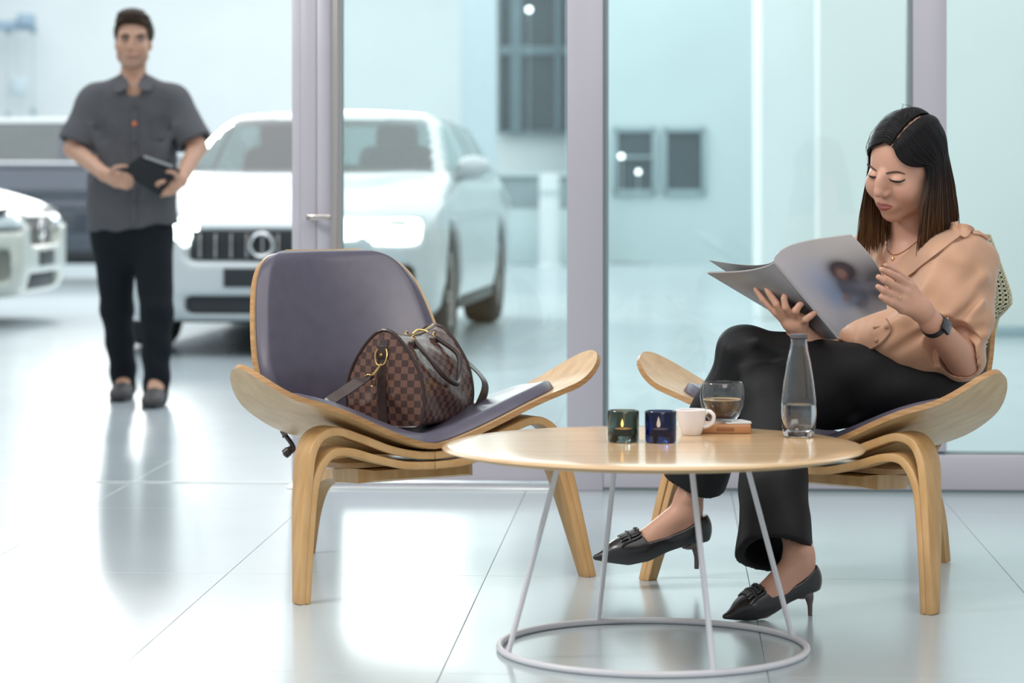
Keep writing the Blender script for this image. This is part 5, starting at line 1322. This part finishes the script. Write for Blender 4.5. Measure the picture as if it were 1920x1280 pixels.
# ---------------- hair: many fine strands from the parting
hv = []; hf = []; hc_ = []
SR = np.array([.0815, .102, .0915]); SCN = np.array([0, -.012, .037])
def strand(side, a, jit, shrink):
    r = random.random; ya = .84-1.66*a
    ye = (.40 if side < 0 else .52)-1.15*a+.06*(r()-.5); p = []
    th0 = (.42 if side < 0 else -.33)+.03*r(); th1 = 1.66
    for t in np.linspace(0, 1, 17):
        th = th0+(th1-th0)*t; y = ya+(ye-ya)*(t**(1.6+1.7*max(1-a*2.2, 0))); w = math.sqrt(max(1-y*y, .03))
        loc = SCN+SR*shrink*np.array([side*math.sin(th)*w, y, math.cos(th)*w])
        loc[2] += .005*math.sin(PI*min(t*3, 1)); wf_ = max(1-a/.30, 0)*math.sin(PI*t**1.7)*(1.0 if side < 0 else .3); loc += np.array([0, .008, -.010])*wf_; p.append(hp(*loc))
    p = np.array(p); L = (.150+.075*r()+.03*a) if side < 0 else (.205+.06*r()); L -= .03*a
    d = nrm(p[-1]-p[-2]); out = HR@np.array([side*1.0, 0, 0]); out = nrm(out*np.array([1, 1, 0])); fw = nrm(HR[:, 1]*np.array([1, 1, 0]))
    q_ = p[-1].copy(); m = 16; jo = r()-.5; P_ = [q_]
    for i in range(m):
        if side < 0: dr = out*(.10*a-.10*(1-a)+.08*jo)+fw*(.22*(1-a)-.20*a+.06*jo)
        else: dr = out*(.13*(1-a)**2-.05*a+.10*jo)+fw*(.10*(1-a)-.1*a)
        d = nrm(d*.6+np.array([0, 0, -1.0])*.55+dr*.55*(1.0 if i < 9 else .5)); q_ = q_+d*L/m; P_.append(q_)
    p = np.vstack([p, P_[1:]])
    wob = np.linspace(0, 1, len(p))**2; ph = r()*6
    p = p+np.outer(wob*.003*np.sin(np.linspace(0, 5, len(p))+ph), out)+np.outer(wob*.006*(r()-.5), fT)
    return p
def put(p, r0, tip_brown):
    bright = tip_brown > .75
    n = len(p); T = np.gradient(p, axis=0); T /= np.linalg.norm(T, axis=1)[:, None]+1e-9
    c = p-HC; B = np.cross(T, c); B /= np.linalg.norm(B, axis=1)[:, None]+1e-9; N = np.cross(B, T); base = len(hv)
    for i in range(n):
        t = i/(n-1); w = r0*(1.0 if t < .75 else 1-.85*(t-.75)/.25)*(.5+.5*min(t*8, 1)); h = w*.35
        k = np.clip((t-.52)/.42, 0, 1)**1.3*tip_brown; col = np.array([.0075, .0065, .0075])*(1-k)+(np.array([.20, .095, .036]) if bright else np.array([.13, .055, .022]))*k
        for s1, s2 in ((-1, 0), (0, 1), (1, 0), (0, -1)):
            hv.append(p[i]+B[i]*w*s1+N[i]*h*s2); hc_.append(col)
    for i in range(n-1):
        for k in range(4): hf.append((base+i*4+k, base+i*4+(k+1) % 4, base+(i+1)*4+(k+1) % 4, base+(i+1)*4+k))
random.seed(11)
for side in (-1, 1):
    for layer, (sh_, cnt) in enumerate(((1.0, 620), (.965, 380))):
        for k in range(cnt):
            a = (k+random.random())/cnt; a = a**1.0
            put(strand(side, a, 0, sh_+.012*random.random()), (.0024+.0010*random.random()), .55+.6*random.random() if side > 0 else .25+.6*random.random())
me = mesh_np('hair', np.array(hv), np.array(hf)); vcol(me, np.array(hc_))
M['hair'] = mat('long_black_hair_brown_tips', (.02, .015, .014), .42, spec=.16, attr=True)
hair = link('hair', me, M['hair'], wo)
mb = MB()
for k in range(16):
    side = 1 if k % 3 else -1; p = strand(side, .05+.5*random.random(), 0, 1.03+.03*random.random()); out = HR@np.array([side, 0, 0])
    p = p+np.outer(np.linspace(0, 1, len(p))**2*.010*random.random(), out); mb.tube(p[4:], .0004, 4, cap=False)
for k in range(10):
    t = random.random(); p0 = hp((random.random()-.5)*.05, -.03+.05*random.random(), .128); mb.tube(catmull([p0, p0+np.array([.01*(random.random()-.3), .0, .010]), p0+np.array([.02*(random.random()-.3), 0, .013])], 4), .0004, 4, cap=False)
mb.obj('loose_hair', mat('loose_black_hair', (.02, .015, .014), .4, noise=.1), wo)

# ---------------- jewellery and watch
M['gold2'] = mat('fine_gold_jewellery', (.75, .50, .20), .25, metal=1, noise=.03)
nl = [hit(x, y, BVw, .0012) for x, y in ((1661, 446), (1661, 458), (1664, 468), (1670, 475), (1676, 478), (1684, 477), (1694, 472), (1706, 464), (1718, 454))]
nl = [p for p in nl if p is not None]
if len(nl) > 3:
    C = catmull(nl, 10); ch = MB()
    for p in C[::1]: ch.lathe([(1e-4, -.0013), (.0013, 0), (1e-4, .0013)], p, 6)
    ck = ch.obj('necklace_chain', M['gold2'], wo); ck['kind'] = 'stuff'
    pd = hit(1675, 486, BVw, .002)
    if pd is not None: MB().lathe([(1e-4, -.006), (.003, -.004), (.0038, 0), (.002, .004), (1e-4, .007)], pd, 14).obj('pendant', M['gold2'], wo)
ax_ = nrm(WL-EL_); wc = WL*.94+EL_*.06; RW_ = np.column_stack([nrm(np.cross([0, 0, 1.0], ax_)), np.cross(ax_, nrm(np.cross([0, 0, 1.0], ax_))), ax_])
wr = MB().lathe([(.0275, -.009), (.0292, -.009), (.0300, 0), (.0290, .009), (.0272, .009), (.0268, 0), (.0275, -.009)], wc, 40, R=RW_).obj('watch_strap', mat('black_rubber_strap', (.012, .012, .014), .5, noise=.1), wo)
vw = np.array([.12, -.90, .30]); vw = nrm(vw-ax_*(vw@ax_)); side_ = np.cross(ax_, vw); RWc = np.column_stack([side_, ax_, vw])
MB().box(wc+vw*.0325, (.0150, .0180, .0048), .004, RWc).obj('watch_case', mat('dark_watch_case', (.03, .03, .034), .3, metal=.6, noise=.05), wo)
MB().box(wc+vw*.0372, (.0130, .0160, .0006), .0005, RWc).obj('watch_screen', mat('watch_screen', (.05, .055, .07), .08, spec=.8, noise=.05), wo)
MB().lathe([(1e-4, 0), (.003, 0), (.003, .002), (1e-4, .0024)], wc+vw*.0325+side_*.0150+ax_*.006, 12, R=np.column_stack([ax_, vw, side_])).obj('watch_crown', M['steel'], wo)
a_, b_ = kn_l[2], W(1667, 550, 5.748); rm = a_*.55+b_*.45; axr = nrm(b_-a_); RR = np.column_stack([nrm(np.cross([0, 0, 1.0], axr)), np.cross(axr, nrm(np.cross([0, 0, 1.0], axr))), axr])
MB().torus(rm, .0104, .0012, 32, 8, RR).obj('ring', M['gold2'], wo)

# ================================================================== MAGAZINE
S1, S2 = W(1452, 492, 5.86), W(1572, 634, 5.93)
C1, C2 = W(1596, 440, 5.74), W(1663, 579, 5.79)
L1, L2 = W(1325, 512, 6.02), W(1502, 618, 6.08)
mg = thing('magazine', (S1+S2)/2, 'open glossy magazine held by the woman, cover photo facing out', 'magazine')
BOW = np.zeros(3)
def leaf(A, B, C_, D_, bulge, nrm_, nu=25, nv=25, sag=None):
    """A-B along the spine, D-C the outer edge"""
    P = np.zeros((nu, nv, 3))
    for i, u in enumerate(np.linspace(0, 1, nu)):
        for j, w in enumerate(np.linspace(0, 1, nv)):
            P[i, j] = (A*(1-u)+D_*u)*(1-w)+(B*(1-u)+C_*u)*w + nrm_*bulge*math.sin(PI*min(u**.6, 1))*(1-.35*w) + BOW*u*u*math.sin(PI*w)
    return P
up = np.array([0, 0, 1.0]); n_r = nrm(np.cross(C1-S1, S2-S1)); n_r = n_r if n_r[1] < 0 else -n_r
b_r = nrm(n_r*.35+up*.8-nrm(C1-S1)*.35)
n_l = nrm(np.cross(L1-S1, S2-S1)); n_l = n_l if n_l[1] < 0 else -n_l
def paint(P, fn, name, m, par, thick, nn):
    nu, nv = P.shape[:2]; mb = MB().slab(P, P-nn*thick); me = mb.mesh(name, True, 60)
    uv = np.array([[(u, w) for w in np.linspace(0, 1, nv)] for u in np.linspace(0, 1, nu)]).reshape(-1, 2); c = np.tile(np.array([.5, .5, .5]), (len(me.vertices), 1)); c[:nu*nv] = fn(uv[:, 0], uv[:, 1]); c[nu*nv:2*nu*nv] = (.62, .60, .60)
    vcol(me, c); return link(name, me, m, par)
def gauss(u, w, cu, cw, su, sw, rot=0):
    a, b_ = u-cu, w-cw; ca, sa = math.cos(rot), math.sin(rot); return np.exp(-(((a*ca+b_*sa)/su)**2+((-a*sa+b_*ca)/sw)**2))
def cover_fn(u, w):
    base = np.array([.55, .51, .515])
    c = np.tile(base, (len(u), 1)); mix = lambda c, col, k: c*(1-k[:, None])+np.array(col)*k[:, None]
    c = mix(c, (.66, .62, .68), np.clip(1-u*2.2, 0, 1)*.8)
    c = mix(c, (.42, .45, .60), np.clip(gauss(u, w, .34, .45, .26, .26), 0, 1)*.8)
    c = mix(c, (.24, .31, .50), np.clip(gauss(u, w, .40, .66, .16, .22), 0, 1)*.85)
    c = mix(c, (.045, .038, .05), np.clip(gauss(u, w, .98, .66, .34, .36)*1.2, 0, 1)*.95)
    c = mix(c, (.075, .08, .11), np.clip(gauss(u, w, .63, .68, .12, .22, -.25)*2.4, 0, 1)*.9)
    c = mix(c, (.035, .02, .025), np.clip(gauss(u, w, .64, .41, .115, .10, .5)*2.6, 0, 1)*.95)
    c = mix(c, (.30, .16, .14), np.clip(gauss(u, w, .605, .445, .050, .058, .2)*1.8, 0, 1)*.75)
    c = mix(c, (.18, .20, .27), np.clip(gauss(u, w, .55, .78, .10, .05, -.3)*1.2, 0, 1)*.8)
    c = mix(c, (.24, .15, .14), np.clip(gauss(u, w, .50, .72, .05, .03, -.5)*1.8, 0, 1)*.7); c = mix(c, (.16, .15, .19), np.clip(gauss(u, w, .82, .66, .16, .05, .25)*1.8, 0, 1)*.7)
    c = mix(c, (.45, .44, .50), np.clip(gauss(u, w, .30, .97, .25, .10), 0, 1)*.7)
    c = mix(c, (.28, .24, .26), np.clip(gauss(u, w, .80, .92, .18, .09), 0, 1)*.6)
    return c
def back_fn(u, w):
    c = np.tile(np.array([.30, .29, .305]), (len(u), 1)); mix = lambda c, col, k: c*(1-k[:, None])+np.array(col)*k[:, None]
    c = mix(c, (.36, .35, .35), np.clip(gauss(u, w, .55, .12, .35, .06, .1)*1.1, 0, 1)*.8); c = mix(c, (.34, .33, .30), np.clip(gauss(u, w, .35, .25, .16, .05, .3), 0, 1)*.8)
    c = mix(c, (.03, .032, .036), np.clip(gauss(u, w, .22, .62, .30, .22)*1.4, 0, 1)*.95); c = mix(c, (.16, .15, .16), np.clip(gauss(u, w, .1, .95, .3, .1), 0, 1)*.9)  # dark patch painted in for the shadow under the fingers
    return c
BOW_R = nrm(np.array([.75, -.5, .1]))*.026
M['print'] = mat('glossy_magazine_print', (.5, .5, .5), .28, spec=.5, attr=True)
M['paper'] = mat('magazine_paper', (.52, .50, .50), .45, noise=.03)
BOW = BOW_R
paint(leaf(S1, S2, C2, C1, .024, b_r, 60, 60), cover_fn, 'front_cover', M['print'], mg, .0006, n_r)
BOW = np.zeros(3)
paint(leaf(S1, S2, L2, L1, .016, n_l, 50, 50), back_fn, 'back_cover', M['print'], mg, .0006, n_l)
for k in range(1, 4):
    BOW = BOW_R; d = -n_r*.0013*k; MB().slab(leaf(S1, S2, C2-(C2-S2)*.004*k, C1-(C1-S1)*.004*k, .024, b_r)+d, leaf(S1, S2, C2-(C2-S2)*.004*k, C1-(C1-S1)*.004*k, .024, b_r)+d-n_r*.0005).obj('page', M['paper'], mg)
    BOW = np.zeros(3); d = -n_l*.0013*k; MB().slab(leaf(S1, S2, L2-(L2-S2)*.004*k, L1-(L1-S1)*.004*k, .016, n_l)+d, leaf(S1, S2, L2-(L2-S2)*.004*k, L1-(L1-S1)*.004*k, .016, n_l)+d-n_l*.0005).obj('page', M['paper'], mg)
U1, U2 = W(1329, 488, 6.02), W(1500, 600, 6.10)
Pl = leaf(S1+up*.004, S2+up*.002, U2, U1, .012, nrm(n_l*.4-up*.3)); Pl2 = Pl-n_l*.0008; MB().slab(Pl, Pl2).obj('page', mat('grey_printed_page', (.27, .265, .27), .35, noise=.2, nscale=9), mg)
MB().tube([S1+n_r*.001, (S1+S2)/2+n_r*.001, S2+n_r*.001], .0022, 8).obj('spine', mat('pale_magazine_spine', (.42, .40, .41), .4, noise=.03), mg)
